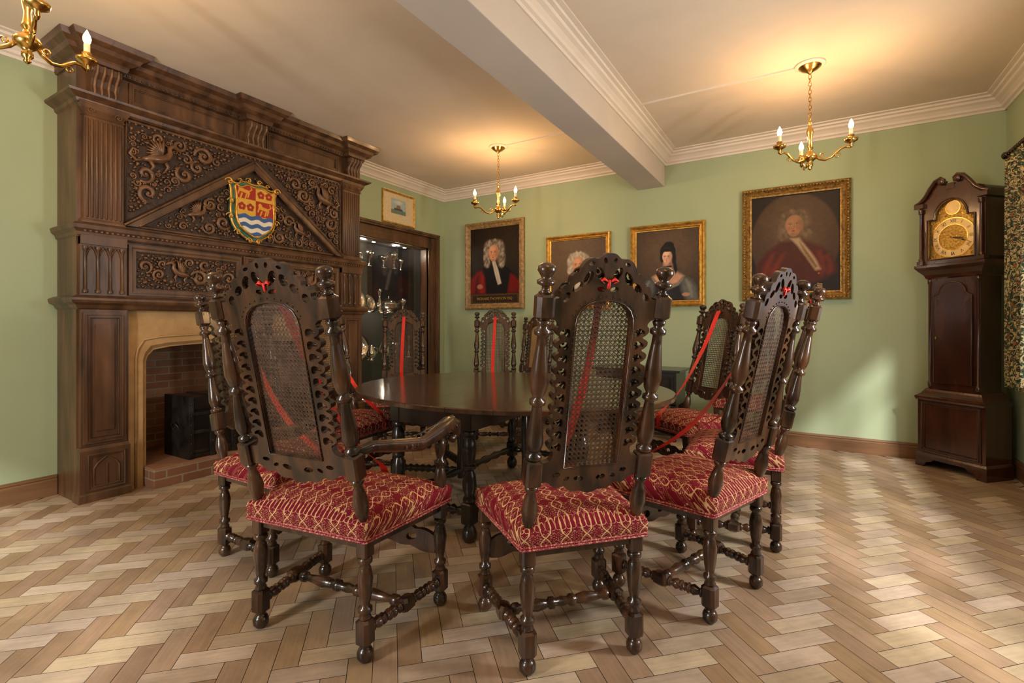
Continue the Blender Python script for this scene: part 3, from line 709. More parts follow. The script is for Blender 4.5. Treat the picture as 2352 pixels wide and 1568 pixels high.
# portrait 1
im=Img(.93-.15,1.17-.15,150,(.085,.06,.045)); im.ell(.6,.95,.6,.5,(.16,.115,.08),1)
im.poly([(0,.18),(0,.42),(.14,.56),(.30,.62),(.44,.68),(.60,.68),(.78,.60),(.92,.46),(1,.38),(1,.18)],(.045,.03,.03),.03)
im.poly([(0,.18),(0,.42),(.14,.55),(.24,.58),(.30,.45),(.32,.18)],(.45,.05,.03),.05); im.poly([(.08,.18),(.13,.45),(.18,.5),(.16,.18)],(.24,.02,.02),.06); im.poly([(.22,.2),(.24,.5),(.27,.5),(.27,.2)],(.55,.08,.05),.04)
im.poly([(.76,.18),(.82,.50),(.90,.46),(1,.36),(1,.18)],(.40,.04,.03),.05)
W1=[(.36,.92,.07,.13),(.61,.92,.08,.13),(.34,.78,.06,.1),(.64,.77,.07,.12),(.485,1.03,.14,.06),(.35,.68,.05,.06),(.64,.67,.05,.06)]
for x,y,rx,ry in W1: im.ell(x,y,rx*1.15,ry*1.1,(.42,.37,.31),.5)
curls(im,W1,[(.60,.55,.48),(.30,.26,.22),(.50,.45,.39),(.68,.63,.55)],170,1,.016)
face(im,.485,.86,.145,(.76,.55,.42)); im.poly([(.45,.72),(.52,.72),(.58,.56),(.64,.34),(.57,.32),(.51,.5)],(.74,.70,.63),.02); im.poly([(.50,.70),(.52,.6),(.58,.36),(.55,.5)],(.48,.44,.4),.02)
im.ell(.20,.30,.06,.04,(.62,.42,.32),.3); im.poly([(0,0),(0,.17),(1,.17),(1,0)],(.30,.21,.12),.01); im.poly([(.05,.02),(.05,.145),(.95,.145),(.95,.02)],(.17,.12,.07),.01); mottled(im,1,.15)
P1=picture('portrait_red_robed_gentleman',-4.05,-3.12,1.37,2.54,im,'woodframe',.08,.06,beads=True)
cu=bpy.data.curves.new('inscription','FONT'); cu.body='RICHARD THOMPSON ESQ'; cu.size=.046; cu.align_x='CENTER'; cu.materials.append(M['gold'])
t=bpy.data.objects.new('inscription',cu); COL.objects.link(t); t.parent=P1; t.location=(.465,-.0135,.13); t.rotation_euler=(math.pi/2,0,0)
# portrait 2
im=Img(.83-.12,.92-.12,120,(.28,.225,.175)); im.ell(.3,.9,.6,.5,(.38,.31,.245),1); 
im.poly([(.0,0),(.06,.25),(.28,.42),(.7,.42),(.92,.28),(1,0)],(.16,.11,.08),.03)
W2=[(.38,.74,.07,.10),(.64,.74,.07,.10),(.36,.60,.05,.07),(.67,.60,.05,.07),(.5,.85,.13,.05)]
for x,y,rx,ry in W2: im.ell(x,y,rx*1.1,ry*1.1,(.62,.58,.52),.4)
curls(im,W2,[(.75,.71,.64),(.50,.46,.40),(.68,.64,.57)],90,2,.018)
face(im,.51,.67,.155,(.76,.55,.42)); im.poly([(.45,.50),(.58,.50),(.61,.28),(.43,.28)],(.74,.70,.63),.03); mottled(im,2,.12)
picture('portrait_white_wigged_gentleman',-2.80,-1.97,1.34,2.25,im,'gold',.062,.06)
# portrait 3 : dark-haired lady
im=Img(.80-.13,.90-.13,150,(.17,.125,.09)); im.ell(.55,.85,.60,.50,(.34,.265,.19),1.1)
im.poly([(.06,0),(.09,.24),(.20,.36),(.36,.44),(.66,.44),(.82,.36),(.93,.24),(.98,0)],(.085,.075,.085),.04)
# satin sleeves
im.poly([(.04,0),(.07,.20),(.14,.32),(.24,.37),(.31,.30),(.29,.14),(.22,.0)],(.30,.30,.29),.07); im.poly([(1.0,.0),(.96,.22),(.88,.33),(.78,.38),(.71,.30),(.74,.14),(.82,.0)],(.34,.34,.32),.07)
im.poly([(.11,.05),(.14,.24),(.21,.33),(.17,.2)],(.48,.47,.43),.06); im.poly([(.89,.06),(.88,.24),(.80,.34),(.84,.2)],(.50,.49,.45),.06)
# shoulders and neck
im.poly([(.27,.40),(.38,.47),(.44,.52),(.58,.52),(.65,.47),(.76,.40),(.68,.29),(.52,.24),(.36,.29)],(.74,.56,.44),.05)
im.poly([(.445,.66),(.575,.66),(.585,.50),(.435,.50)],(.70,.52,.40),.03); im.poly([(.52,.64),(.575,.64),(.585,.50),(.54,.50)],(.50,.35,.26),.05)
# hair, upswept with side lock
H_=(.045,.026,.018)
im.ell(.515,.80,.125,.135,H_,.10); im.ell(.53,.90,.085,.065,H_,.2); im.ell(.425,.71,.035,.08,H_,.25); im.ell(.61,.70,.038,.10,H_,.25); im.poly([(.60,.68),(.64,.66),(.67,.50),(.64,.42),(.61,.50)],H_,.02)
face(im,.505,.71,.110,(.84,.66,.54),.9)
im.ell(.515,.838,.105,.038,H_,.3); im.ell(.46,.20,.012,.012,(.8,.7,.5),.4)
im.ell(.50,.862,.06,.012,(.16,.10,.07),.8)
im.poly([(.44,.548),(.58,.548),(.58,.572),(.44,.572)],(.02,.015,.02),.008)
im.poly([(.25,.40),(.35,.29),(.52,.225),(.69,.29),(.78,.40),(.77,.36),(.69,.25),(.52,.18),(.35,.25),(.26,.36)],(.46,.44,.40),.02)
im.ell(.51,.08,.10,.10,(.10,.10,.14),.9); im.ell(.80,.10,.06,.03,(.66,.48,.36),.3); mottled(im,3,.12)
picture('portrait_dark_haired_lady',-1.736,-.934,1.362,2.267,im,'gold',.068,.06)
# portrait 4
im=Img(.91-.17,1.10-.17,150,(.085,.057,.04)); im.ell(.5,.66,.50,.62,(.25,.18,.12),.06)
im.ell(.5,.8,.30,.35,(.31,.235,.155),1)
im.poly([(.04,.18),(.06,.38),(.18,.54),(.34,.66),(.60,.67),(.80,.58),(.94,.42),(.97,.24),(.7,.08),(.3,.08)],(.25,.08,.045),.05)
for (a,b,c_,d) in ((.14,.2,.24,.5),(.22,.15,.36,.5),(.80,.2,.76,.5),(.88,.22,.84,.44)): im.poly([(a,b),(a+.05,b+.05),(c_+.04,d+.02),(c_,d),(a+.01,b+.15)],(.42,.14,.075),.06,a=.8)
im.poly([(.62,.56),(.70,.50),(.84,.28),(.78,.24),(.70,.40)],(.38,.12,.06),.04)
W4=[(.39,.90,.06,.10),(.62,.90,.06,.10),(.37,.77,.05,.07),(.64,.77,.05,.07),(.505,1.01,.12,.05)]
for x,y,rx,ry in W4: im.ell(x,y,rx*1.1,ry*1.1,(.33,.265,.195),.6)
curls(im,W4,[(.43,.355,.265),(.28,.22,.16),(.37,.30,.22)],110,4,.018)
face(im,.505,.86,.145,(.54,.39,.27),.6); im.poly([(.46,.70),(.56,.70),(.64,.58),(.74,.42),(.80,.28),(.74,.27),(.64,.44),(.54,.60)],(.58,.49,.37),.03); im.poly([(.56,.66),(.66,.50),(.76,.32),(.74,.30),(.62,.5)],(.38,.30,.22),.02)
for i in range(9): im.ell(.60+.022*i,.55-.04*i,.010,.010,(.55,.38,.16),.5)
im.ell(.5,.06,.35,.06,(.05,.035,.03),1); mottled(im,4,.15)
picture('portrait_red_coated_gentleman',-.584,.323,1.403,2.51,im,'gilt2',.085,.075,beads=True)
# watercolour
im=Img(.57-.05,.45-.05,90,(.80,.74,.60))
im.poly([(.25,.22),(.75,.22),(.75,.58),(.25,.58)],(.62,.69,.70),.004); im.poly([(.25,.22),(.75,.22),(.75,.32),(.25,.32)],(.40,.48,.45),.01)
im.poly([(.34,.31),(.66,.31),(.62,.36),(.36,.36)],(.30,.28,.27),.01); im.poly([(.42,.36),(.58,.36),(.55,.44),(.44,.43)],(.45,.4,.36),.01); im.ell(.5,.5,.12,.04,(.78,.78,.76),1)
picture('framed_watercolour',4.29,4.86,2.42,2.83,im,'gold',.026,.022,wall='left')

# ------------------------------------------------------------ chandeliers
def chand_meshes():
    g=G(); b='brass'
    g.lz(0,0,[(0,.098),(-.008,.098),(-.014,.090),(-.016,.07)],'white',28)
    g.lz(0,0,[(-.012,.075),(-.020,.072),(-.024,.062),(-.036,.055),(-.048,.03),(-.062,.012),(-.07,.006)],b,20)
    z=-.075; k=0
    while z>-.40:
        pts=[]
        for i in range(10):
            a=2*math.pi*i/10; u=.0095*math.cos(a); w=.019*math.sin(a)
            pts.append((u,0,z-.012+w) if k%2 else (0,u,z-.012+w))
        g.tube(pts,.0026,b,seg=5,closed=True); z-=.027;k+=1
    g.lz(0,0,[(-.40,.003),(-.405,.012),(-.42,.014),(-.43,.008),(-.45,.012),(-.47,.022),(-.50,.020),(-.54,.012),(-.58,.016),(-.60,.022),(-.61,.013),(-.63,.018),(-.645,.040),(-.66,.048),(-.675,.045),(-.69,.025),(-.70,.014),(-.71,.020),(-.725,.020),(-.735,.010),(-.745,.014),(-.755,.004)],b,16)
    g2=G();g3=G()
    for k in range(3):
        R_=Matrix.Rotation(k*120*D2R,4,'Z'); g.M=R_;g2.M=R_;g3.M=R_
        P=[(.035,-.665),(.06,-.69),(.095,-.705),(.135,-.695),(.165,-.67),(.19,-.65),(.22,-.645),(.242,-.655),(.25,-.64),(.25,-.62)]
        g.tube([(a,0,z_) for a,z_ in P],[.010,.009,.008,.008,.009,.008,.008,.009,.010,.012],b,seg=8)
        g.tube([(.075+.018*math.cos(t)*(1-t/9),0,-.668+.018*math.sin(t)*(1-t/9)) for t in [i*.5 for i in range(14)]],.004,b,seg=5); g.tube([(.17+.02*math.cos(t)*(1-t/9),0,-.695+.02*math.sin(t)*(1-t/9)) for t in [i*.5 for i in range(14)]],.004,b,seg=5)
        g.lz(.25,0,[(-.66,.003),(-.65,.012),(-.635,.010),(-.625,.020),(-.615,.038),(-.60,.042),(-.598,.038),(-.605,.016),(-.59,.016),(-.575,.020),(-.57,.014)],b,16)
        g2.lz(.25,0,[(-.60,.0125),(-.53,.0125),(-.528,.008)],'candle',12)
        g3.lz(.25,0,[(-.53,.008),(-.52,.014),(-.505,.0165),(-.49,.013),(-.475,.006),(-.465,.001)],'bulb',10)
        g.M=g2.M=g3.M=Matrix.Identity(4)
    return g.mesh('chandelier_brass'),g2.mesh('candle_sleeves'),g3.mesh('flame_bulbs')
cm=chand_meshes()
CE=8.5
for (x,y,az) in ((0,4.12,103),(-2.79,4.33,107),(-2.84,.72,112),(0,.7,100)):
    E=empty('brass_chandelier',(x,y,H),az)
    for me in cm: put(me,me.name,E)
    for k in range(3):
        a=k*120*D2R; light('candle_lamp','POINT',(.25*math.cos(a),.25*math.sin(a),-.452),CE,(1,.58,.25),.008,E)

# ------------------------------------------------------------ chairs
POST=[(.45,.020),(.47,.027),(.485,.018),(.50,.015),(.515,.022),(.56,.029),(.60,.021),(.625,.014),(.635,.022),(.65,.023)]
POST2=[(.74,.022),(.75,.027),(.76,.027),(.766,.014),(.775,.022),(.80,.029),(.84,.026),(.92,.016),(.926,.016),(.932,.026),(.945,.026),(.952,.015),(.97,.024),(1.0,.030),(1.05,.026),(1.12,.017),(1.15,.015),(1.157,.026),(1.17,.027),(1.178,.015),(1.19,.020),(1.20,.022)]
POST3=[(1.285,.022),(1.292,.012),(1.305,.012),(1.311,.027),(1.322,.028),(1.328,.014),(1.338,.020),(1.352,.029),(1.366,.026),(1.374,.013),(1.376,.001)]
LEG=[(.365,.022),(.355,.026),(.345,.025),(.338,.015),(.325,.021),(.29,.028),(.23,.022),(.195,.015),(.188,.025),(.175,.025),(.168,.016),(.155,.022),(.15,.022)]
FOOT=[(.062,.020),(.054,.013),(.048,.022),(.034,.029),(.016,.028),(.004,.018),(0,.015)]
def strch(g,p0,p1,m,k=1):
    pr=[(0,.010),(.04,.018),(.08,.018),(.10,.011),(.16,.014),(.26,.020),(.34,.015),(.36,.011),(.38,.019),(.42,.019),(.44,.012),(.5,.016)]
    pr=pr+[(1-t,r) for t,r in reversed(pr[:-1])]
    g.turn(p0,p1,[(t,r*k) for t,r in pr],m,10)
RAKE=Matrix.Translation((0,-.2,.45))@Matrix.Rotation(12.3*D2R,4,'X')@Matrix.Translation((0,0,-.45))
def chair_meshes(hb,hf,arm=False,cane='cane',tag=''):
    out=[]; w='walnut'; k=hb/.2
    g=G()
    for sx in (-1,1):
        g.M=RAKE
        x=sx*hb; g.lz(x,0,POST,w,14); g.cbox(x,0,.695,.027,.027,.046,w); g.lz(x,0,POST2,w,14); g.cbox(x,0,1.243,.029,.027,.043,w,.45); g.lz(x,0,POST3,w,14)
        g.M=Matrix.Identity(4)
        for (xx,yy) in ((sx*hb,-.2),(sx*hf,.2)):
            g.cbox(xx,yy,.405,.024,.024,.042,w); g.lz(xx,yy,LEG,w,12); g.cbox(xx,yy,.105,.028,.028,.047,w,.4); g.lz(xx,yy,FOOT,w,14)
        a=Vector((sx*hb,-.175,.105)); b=Vector((sx*hf,.175,.105)); mid=(a+b)/2; u=(b-a).normalized()*.028
        strch(g,a,mid-u,w,1.12); strch(g,mid+u,b,w,1.12); g.cbox(mid.x,mid.y,mid.z,.026,.034,.026,w,.4)
        if sx<0: ml=mid
        else: mr_=mid
    strch(g,ml+Vector((.02,0,0)),mr_-Vector((.02,0,0)),w,1.2)
    n=24; fx=hf-.02; top=[];bot=[]
    for i in range(n+1):
        t=i/n; x=-fx+2*fx*t; q=math.sin(math.pi*t); top.append((x,.285+.035*q+.010*abs(math.sin(t*math.pi*6)))); bot.append((x,.215+.025*q-.010*abs(math.sin(t*math.pi*5))))
    holes=[ell(s_*fx*f,.25+.03*math.cos(f*1.5),.028,.016,s_*20) for f in (.25,.6) for s_ in (-1,1)]
    g.plate([top+bot[::-1]]+holes,.19,.21,w)
    for s_ in (-1,1):
        for f in (.12,.42,.78): spiral(g,s_*fx*f,.262+.02*math.cos(f*1.5),.026,.213,0,s_,w,turns=1.2,leaf=False,th=.25,n=12,sg=5)
    zz=(.395,.44)
    g.box(-hb,hb,-.212,-.188,*zz,w); g.box(-hf,hf,.188,.212,*zz,w)
    for sx in (-1,1):
        vs=[]
        for z in zz:
            for (xx,yy) in ((hb-.012,-.2),(hb+.012,-.2),(hf+.012,.2),(hf-.012,.2)): vs.append((sx*xx,yy,z))
        g.add(vs,[(0,1,2,3),(4,5,6,7),(0,1,5,4),(1,2,6,5),(2,3,7,6),(3,0,4,7)],w)
    if arm:
        for sx in (-1,1):
            P=[(hb,-.255,.735),(hb+.01,-.18,.742),(hb+.04,-.06,.722),(hb+.065,.05,.705),(hb+.075,.14,.725),(hf+.02,.22,.748),(hf+.02,.27,.735),(hf+.018,.285,.70),(hf+.016,.265,.68),(hf+.016,.245,.692)]
            g.tube([(sx*a,b,z_) for a,b,z_ in P],[.018,.024,.029,.031,.037,.042,.040,.030,.022,.012],w,seg=12,sq=.8)
            for i in range(11):
                t=i/10; y=-.04+.30*t; zc=.705+.03*max(0,t*1.6-.6); xx=hb+.045+.035*t; rr=.029+.009*t
                g.tube([(sx*xx-rr*1.05,y-.02,zc),(sx*xx-rr*.5,y-.005,zc+rr*.9),(sx*xx,y+.012,zc+rr*1.05),(sx*xx+rr*.5,y-.005,zc+rr*.9),(sx*xx+rr*1.05,y-.02,zc)],[.004,.006,.008,.006,.004],w,seg=5)
            g.lz(sx*hf,.2,[(.44,.020),(.455,.026),(.465,.015),(.48,.020),(.53,.027),(.57,.018),(.585,.014),(.59,.024),(.60,.024),(.61,.014),(.64,.020),(.67,.024),(.70,.020)],w,14)
    out.append(('turned_frame',g.mesh('turned_frame'+tag)))
    g=G(); g.M=RAKE
    hp=[(0,1.412),(.018,1.410),(.034,1.396),(.044,1.392),(.058,1.396),(.076,1.388),(.090,1.370),(.096,1.350),(.112,1.350),(.126,1.335),(.126,1.312),(.142,1.312),(.154,1.296),(.152,1.274),(.168,1.268),(.185,1.272),(.185,1.205),(.168,1.205),(.156,1.196),(.150,1.185)]
    z=1.18
    while z>.76:
        hp+= [(.160,z-.004),(.160,z-.018),(.150,z-.028),(.136,z-.035)] ; z-=.042
    hp+=[(.142,.742),(.152,.732),(.185,.73),(.185,.66),(.150,.662),(.135,.645),(.115,.635),(.095,.645),(.082,.632),(.062,.618),(.035,.622),(.015,.612),(0,.610)]
    loop=[(a*k,b) for a,b in hp]+[(-a*k,b) for a,b in reversed(hp[1:-1])]
    loop=chaikin(loop,1)
    cw=.094*k
    ch=[(-cw,.712),(cw,.712),(cw,1.18),(cw*.96,1.205),(cw*.84,1.230),(cw*.6,1.250),(cw*.3,1.259),(0,1.262),(-cw*.3,1.259),(-cw*.6,1.250),(-cw*.84,1.230),(-cw*.96,1.205),(-cw,1.18)]
    holes=[ch]
    for s_ in (-1,1):
        for (a,b,rx,ry,ro) in ((.030,1.348,.013,.023,-32),(.068,1.334,.013,.024,30),(.101,1.306,.011,.021,50),(.060,1.378,.010,.006,-15),(.134,1.274,.011,.017,30),(.022,1.300,.015,.008,8),(.016,1.388,.006,.010,-20),(.120,.685,.014,.008,0),(.04,.665,.018,.010,8),(.083,.668,.011,.007,-20)):
            holes.append(ell(s_*a*k,b,rx*k,ry,s_*ro,12))
        z=1.158
        while z>.77:
            holes.append(chaikin([(s_*(.112)*k,z+.012),(s_*(.124)*k,z+.019),(s_*(.146)*k,z+.010),(s_*(.148)*k,z-.002),(s_*(.134)*k,z+.002),(s_*(.126)*k,z-.008),(s_*(.112)*k,z-.012)],1)); z-=.042
    g.plate([loop]+holes,-.012,.012,w)
    g.tube([(a*1.05,-.013,b+(.004 if b>1.2 else -.003)) for a,b in ch],.0040,w,seg=5,closed=True)
    g.tube([(a*1.05,.012,b+(.004 if b>1.2 else -.003)) for a,b in ch],.0045,w,seg=5,closed=True)
    for i in range(0,26):
        a=.70+i*.0195
        for s_ in (-1,1): g.ball((s_*(cw+.009),-.013,a+.02),.0028,'hole',5,3)
    for i in range(1,14):
        t=math.pi*i/14; g.ball((cw*1.16*math.cos(t),-.013,1.20+.078*math.sin(t)),.0030,'hole',5,3)
    for s_ in (-1,1):
        z=1.165;j=0
        while z>.75:
            spiral(g,s_*.128*k,z,.019,.013,0 if j%2 else 3.1,s_ if j%2 else -s_,w,turns=1.1,leaf=False,th=.28,n=11,sg=5); z-=.042;j+=1
        for (a,b,r) in ((.03,1.352,.030),(.082,1.338,.030),(.125,1.295,.026),(.055,.66,.024),(.12,.685,.022),(.15,1.24,.018)):
            spiral(g,s_*a*k,b,r,.013,0 if s_>0 else 3.1,s_,w,turns=1.3,leaf=False,th=.24,n=14,sg=5)
    g.ball((0,.016,1.385),(.014,.01,.018),w,8,5)
    out.append(('pierced_back',g.mesh('pierced_back'+tag)))
    g=G(); g.M=RAKE; X0,X1,Z0,Z1=-cw-.002,cw+.002,.708,1.264; s_=.0165
    def strip(x0,z0,x1,z1,wd,y):
        d=Vector((x1-x0,z1-z0)); 
        if d.length<.004: return
        d.normalize(); nx,nz=-d.y*wd/2,d.x*wd/2
        g.add([(x0+nx,y,z0+nz),(x0-nx,y,z0-nz),(x1-nx,y,z1-nz),(x1+nx,y,z1+nz)],[(0,1,2,3)],cane)
    nx_=int(round((X1-X0)/s_)); nz_=int(round((Z1-Z0)/s_))
    for i in range(nx_+1):
        x=X0+(X1-X0)*i/nx_
        for dx in (-.0019,.0019): strip(x+dx,Z0,x+dx,Z1,.0021,.0004)
    for i in range(nz_+1):
        z=Z0+(Z1-Z0)*i/nz_
        for dz in (-.0019,.0019): strip(X0,z+dz,X1,z+dz,.0021,-.0004)
    ww=X1-X0;hh=Z1-Z0
    kk=-hh
    while kk<ww:
        t0=max(0,-kk);t1=min(hh,ww-kk)
        if t1>t0:
            strip(X0+kk+t0,Z0+t0,X0+kk+t1,Z0+t1,.0026,.0009); strip(X1-kk-t0,Z0+t0,X1-kk-t1,Z0+t1,.0026,-.0009)
        kk+=s_
    out.append(('cane_panel',g.mesh('cane_panel'+tag)))
    g=G(); n=16
    bx,fx=hb+.028,hf+.028; y0,y1=-.232,.235
    def pos(u,v,zf,shr=0):
        hw=bx+(fx-bx)*v; return ((2*u-1)*(hw-shr),y0+shr+(y1-y0-2*shr)*v,zf)
    vs=[];fs=[]
    for j in range(n+1):
        for i in range(n+1):
            u=i/n;v=j/n; uu=abs(2*u-1);vv=abs(2*v-1)
            d=(1-uu**5)*(1-vv**5); vs.append(pos(u,v,.492+.034*d**.6+.018*(1-uu**2)*(1-vv**2)))
    for j in range(n):
        for i in range(n): a=j*(n+1)+i; fs.append((a,a+1,a+n+2,a+n+1))
    g.add(vs,fs,'damask',True)
    ring=[(i/n,0) for i in range(n)]+[(1,i/n) for i in range(n)]+[(1-i/n,1) for i in range(n)]+[(0,1-i/n) for i in range(n)]
    lv=[(.492,0),(.478,-.006),(.455,-.005),(.425,0)]
    vs=[];m_=len(ring)
    for z,sh in lv: vs+=[pos(u,v,z,sh) for u,v in ring]
    fs=[(k_*m_+i,k_*m_+(i+1)%m_,(k_+1)*m_+(i+1)%m_,(k_+1)*m_+i) for k_ in range(len(lv)-1) for i in range(m_)]+[tuple((len(lv)-1)*m_+i for i in range(m_))]
    g.add(vs,fs,'damask',True)
    for z in (.4275,.4365): g.tube([pos(u,v,z,-.003) for u,v in ring],.0045,'gimp',seg=5,closed=True)
    out.append(('seat_upholstery',g.mesh('seat_upholstery'+tag)))
    g=G()
    P=[(.0,-.352,1.30),(.003,-.325,1.24),(.010,-.25,1.08),(.016,-.155,.92),(.018,-.04,.76),(.012,.07,.65),(.005,.17,.58),(.0,.22,.545),(.0,.246,.50),(.0,.246,.43)]
    pts=[Vector(p) for p in P]
    for _ in range(2):
        q=[pts[0]]
        for i in range(len(pts)-1): q+= [pts[i].lerp(pts[i+1],.25),pts[i].lerp(pts[i+1],.75)]
        q.append(pts[-1]); pts=q
    vs=[];wd=.0165
    for i,p in enumerate(pts):
        a=.35*math.sin(i*.22); dx=Vector((wd*math.cos(a),wd*math.sin(a)*.7,wd*math.sin(a)*.7)); vs+=[p-dx,p+dx]
    g.add(vs,[(2*i,2*i+1,2*i+3,2*i+2) for i in range(len(pts)-1)],'ribbon',True)
    g.M=RAKE
    for s_ in (-1,1):
        pr=[(s_*.004,-.016,1.325),(s_*.018,-.020,1.334),(s_*.028,-.018,1.328),(s_*.016,-.016,1.319)]
        g.tube(pr,[.003,.007,.006,.003],'ribbon',seg=6,sq=.4)
    g.tube([(0,.022,1.32),(0,.016,1.30),(0,-.014,1.305),(0,-.016,1.33)],.005,'ribbon',seg=6)
    out.append(('ribbon',g.mesh('ribbon'+tag)))
    return out
side=chair_meshes(.2,.255,tag='_side'); far=chair_meshes(.19,.245,cane='canel',tag='_pale'); armc=chair_meshes(.25,.31,arm=True,tag='_arm')
def chair(parts,name,x,y,rot,s=1,ribbon=True):
    E=empty(name,(x,y,0),rot,s)
    for nm,me in parts:
        if nm=='ribbon' and not ribbon: continue
        put(me,nm,E)
chair(side,'dining_chair',-.82,1.72,47)
chair(armc,'dining_armchair',-1.60,1.36,8.5)
chair(side,'dining_chair',-.46,2.31,71)
chair(side,'dining_chair',-.36,3.06,93)
chair(side,'dining_chair',-.80,3.78,145,.98)
chair(far,'dining_chair',-.50,5.06,180,.97,False)
chair(side,'dining_chair',-2.64,4.02,211,.96)
chair(side,'dining_chair',-3.40,3.56,222,.96)
chair(far,'dining_chair',-2.78,4.93,186,.93,False)
chair(side,'dining_chair',-2.37,1.60,-82,.98)
chair(side,'dining_chair',-2.83,2.50,-84,.98)

# ------------------------------------------------------------ table
TB=empty('gateleg_dining_table',(-1.72,2.8,0),0)
g=G(); A_,B_=1.07,.90
edges=[-1.07,-.86,-.60,-.34,-.085,.17,.42,.66,.87,1.07]
for i in range(len(edges)-1):
    x0,x1=edges[i]+.0009,edges[i+1]-.0009; up=[];n=10
    for k in range(n+1):
        x=x0+(x1-x0)*k/n; up.append((x,B_*math.sqrt(max(0,1-(x/A_)**2))))
    lp=[(x,-y) for x,y in up]+[(x,y) for x,y in reversed(up)]
    q=[]
    for p in lp:
        if not q or (abs(p[0]-q[-1][0])+abs(p[1]-q[-1][1]))>1e-5: q.append(p)
    if abs(q[0][0]-q[-1][0])+abs(q[0][1]-q[-1][1])<1e-5: q.pop()
    n=len(q); g.add([(x,y,.735) for x,y in q]+[(x,y,.755) for x,y in q]+[(x*.994,y*.994,.76) for x,y in q],
      [tuple(range(n-1,-1,-1)),tuple(range(2*n,3*n))]+[(j,(j+1)%n,(j+1)%n+n,j+n) for j in range(n)]+[(n+j,n+(j+1)%n,(j+1)%n+2*n,j+2*n) for j in range(n)],'table')
g.obj('table_top',TB)
g=G(); b='black'
fy0,fy1=-.68,.68
fx0,fx1=-.40,.18
for a in ((fx0,fx1,fy0,fy0+.03),(fx0,fx1,fy1-.03,fy1),(fx0,fx0+.03,fy0,fy1),(fx1-.03,fx1,fy0,fy1)): g.box(a[0],a[1],a[2],a[3],.60,.734,b)
TL=[(.60,.03),(.59,.035),(.575,.035),(.565,.022),(.55,.032),(.50,.040),(.44,.030),(.42,.022),(.41,.036),(.395,.036),(.385,.022),(.36,.034),(.30,.040),(.25,.026),(.235,.036),(.22,.036),(.21,.028)]
def tleg(x,y,top=.60):
    g.cbox(x,y,.665,.036,.036,.065,b,.15); g.lz(x,y,TL,b,16); g.cbox(x,y,.155,.036,.036,.058,b,.2); g.lz(x,y,[(.10,.028),(.09,.020),(.08,.030),(.05,.042),(.02,.040),(0,.024)],b,16)
legs=[(fx0+.03,fy0+.03),(fx1-.03,fy0+.03),(fx0+.03,fy1-.03),(fx1-.03,fy1-.03),(-.80,-.22),(-.80,.3),(.66,-.32),(.66,.25)]
for x,y in legs: tleg(x,y)
def tstr(p,q,z=.155):
    pr=[(0,.018),(.08,.026),(.12,.016)]+[(.12+.76*i/14,.018+.012*(i%2)) for i in range(1,14)]+[(.88,.016),(.92,.026),(1,.018)]
    d=(Vector(q)-Vector(p)).normalized()*.03; g.turn((p[0]+d.x,p[1]+d.y,z),(q[0]-d.x,q[1]-d.y,z),pr,b,12)
for i,j in ((0,1),(2,3),(0,2),(1,3)): tstr(legs[i],legs[j])
for l,xx in ((4,fx0+.03),(5,fx0+.03),(6,fx1-.03),(7,fx1-.03)):
    hy=-.45 if l in (4,6) else .45
    tstr((xx,hy*.1),legs[l]); g.lz(xx,hy*.1,[(.10,.02),(.2,.026),(.3,.02),(.45,.026),(.6,.02)],b,12)
    p,q=Vector((xx,hy*.1)),Vector(legs[l]); dd=(q-p).normalized(); nn=Vector((-dd.y,dd.x))*.014
    g.add([(p.x+nn.x,p.y+nn.y,.68),(p.x-nn.x,p.y-nn.y,.68),(q.x-nn.x,q.y-nn.y,.68),(q.x+nn.x,q.y+nn.y,.68),(p.x+nn.x,p.y+nn.y,.73),(p.x-nn.x,p.y-nn.y,.73),(q.x-nn.x,q.y-nn.y,.73),(q.x+nn.x,q.y+nn.y,.73)],[(0,1,2,3),(4,5,6,7),(0,1,5,4),(1,2,6,5),(2,3,7,6),(3,0,4,7)],b)
g.obj('table_frame',TB,bevel=.002)

# side table against back wall
g=G(); SX=empty('oak_side_table',(-1.55,5.21,0))
g.box(-.46,.46,-.24,.23,.69,.715,'black'); g.box(-.42,.42,-.21,.21,.36,.69,'black')
for x in (-.39,.39):
    for y in (-.18,.18): g.cbox(x,y,.33,.03,.03,.05,'black'); g.lz(x,y,[(.28,.028),(.26,.02),(.2,.03),(.12,.02),(.10,.026)],'black'); g.cbox(x,y,.07,.028,.028,.04,'black'); g.lz(x,y,[(.03,.02),(.015,.028),(0,.02)],'black')
    g.box(x-.015,x+.015,-.18,.18,.055,.085,'black')
g.box(-.39,.39,-.195,-.165,.055,.085,'black'); g.box(-.39,.39,.165,.195,.055,.085,'black')
for x in (-.2,.2):
    frame(g,x-.19,x+.19,.39,.66,-.21,.03,.01,'black')
    g.ball((x,-.235,.53),.014,'brass')
g.obj('side_table_body',SX,bevel=.003)

# ------------------------------------------------------------ longcase clock
CK=empty('longcase_clock',(1.038,5.205,0),-45)
g=G(); w='mahog'
def wr(x,yf,prof): g.wrap(-x,x,yf,.13,prof,w)
for sx in (-1,1):
    g.plate([[(sx*.255,0),(sx*.255,.075),(sx*.11,.075),(sx*.13,.05),(sx*.17,.04),(sx*.19,0)]],-.145,-.12,w)
    g.box(min(sx*.255,sx*.225),max(sx*.255,sx*.225),-.14,.13,0,.075,w)
wr(.245,-.135,[(0,.07),(.012,.07),(.012,.10),(.004,.115),(0,.12)])
g.box(-.243,.243,-.133,.13,.10,.56,w)
frame(g,-.215,.215,.13,.54,-.133,.022,.010,w)
wr(.19,-.10,[(.055,.55),(.060,.565),(.060,.58),(.045,.59),(.030,.605),(.018,.625),(.012,.64),(0,.65)])
g.box(-.185,.185,-.10,.12,.60,1.60,w)
for sx in (-1,1): g.lz(sx*.172,-.098,[(.66,.016),(.70,.016),(.705,.011),(1.50,.010),(1.505,.016),(1.54,.016)],w,12)
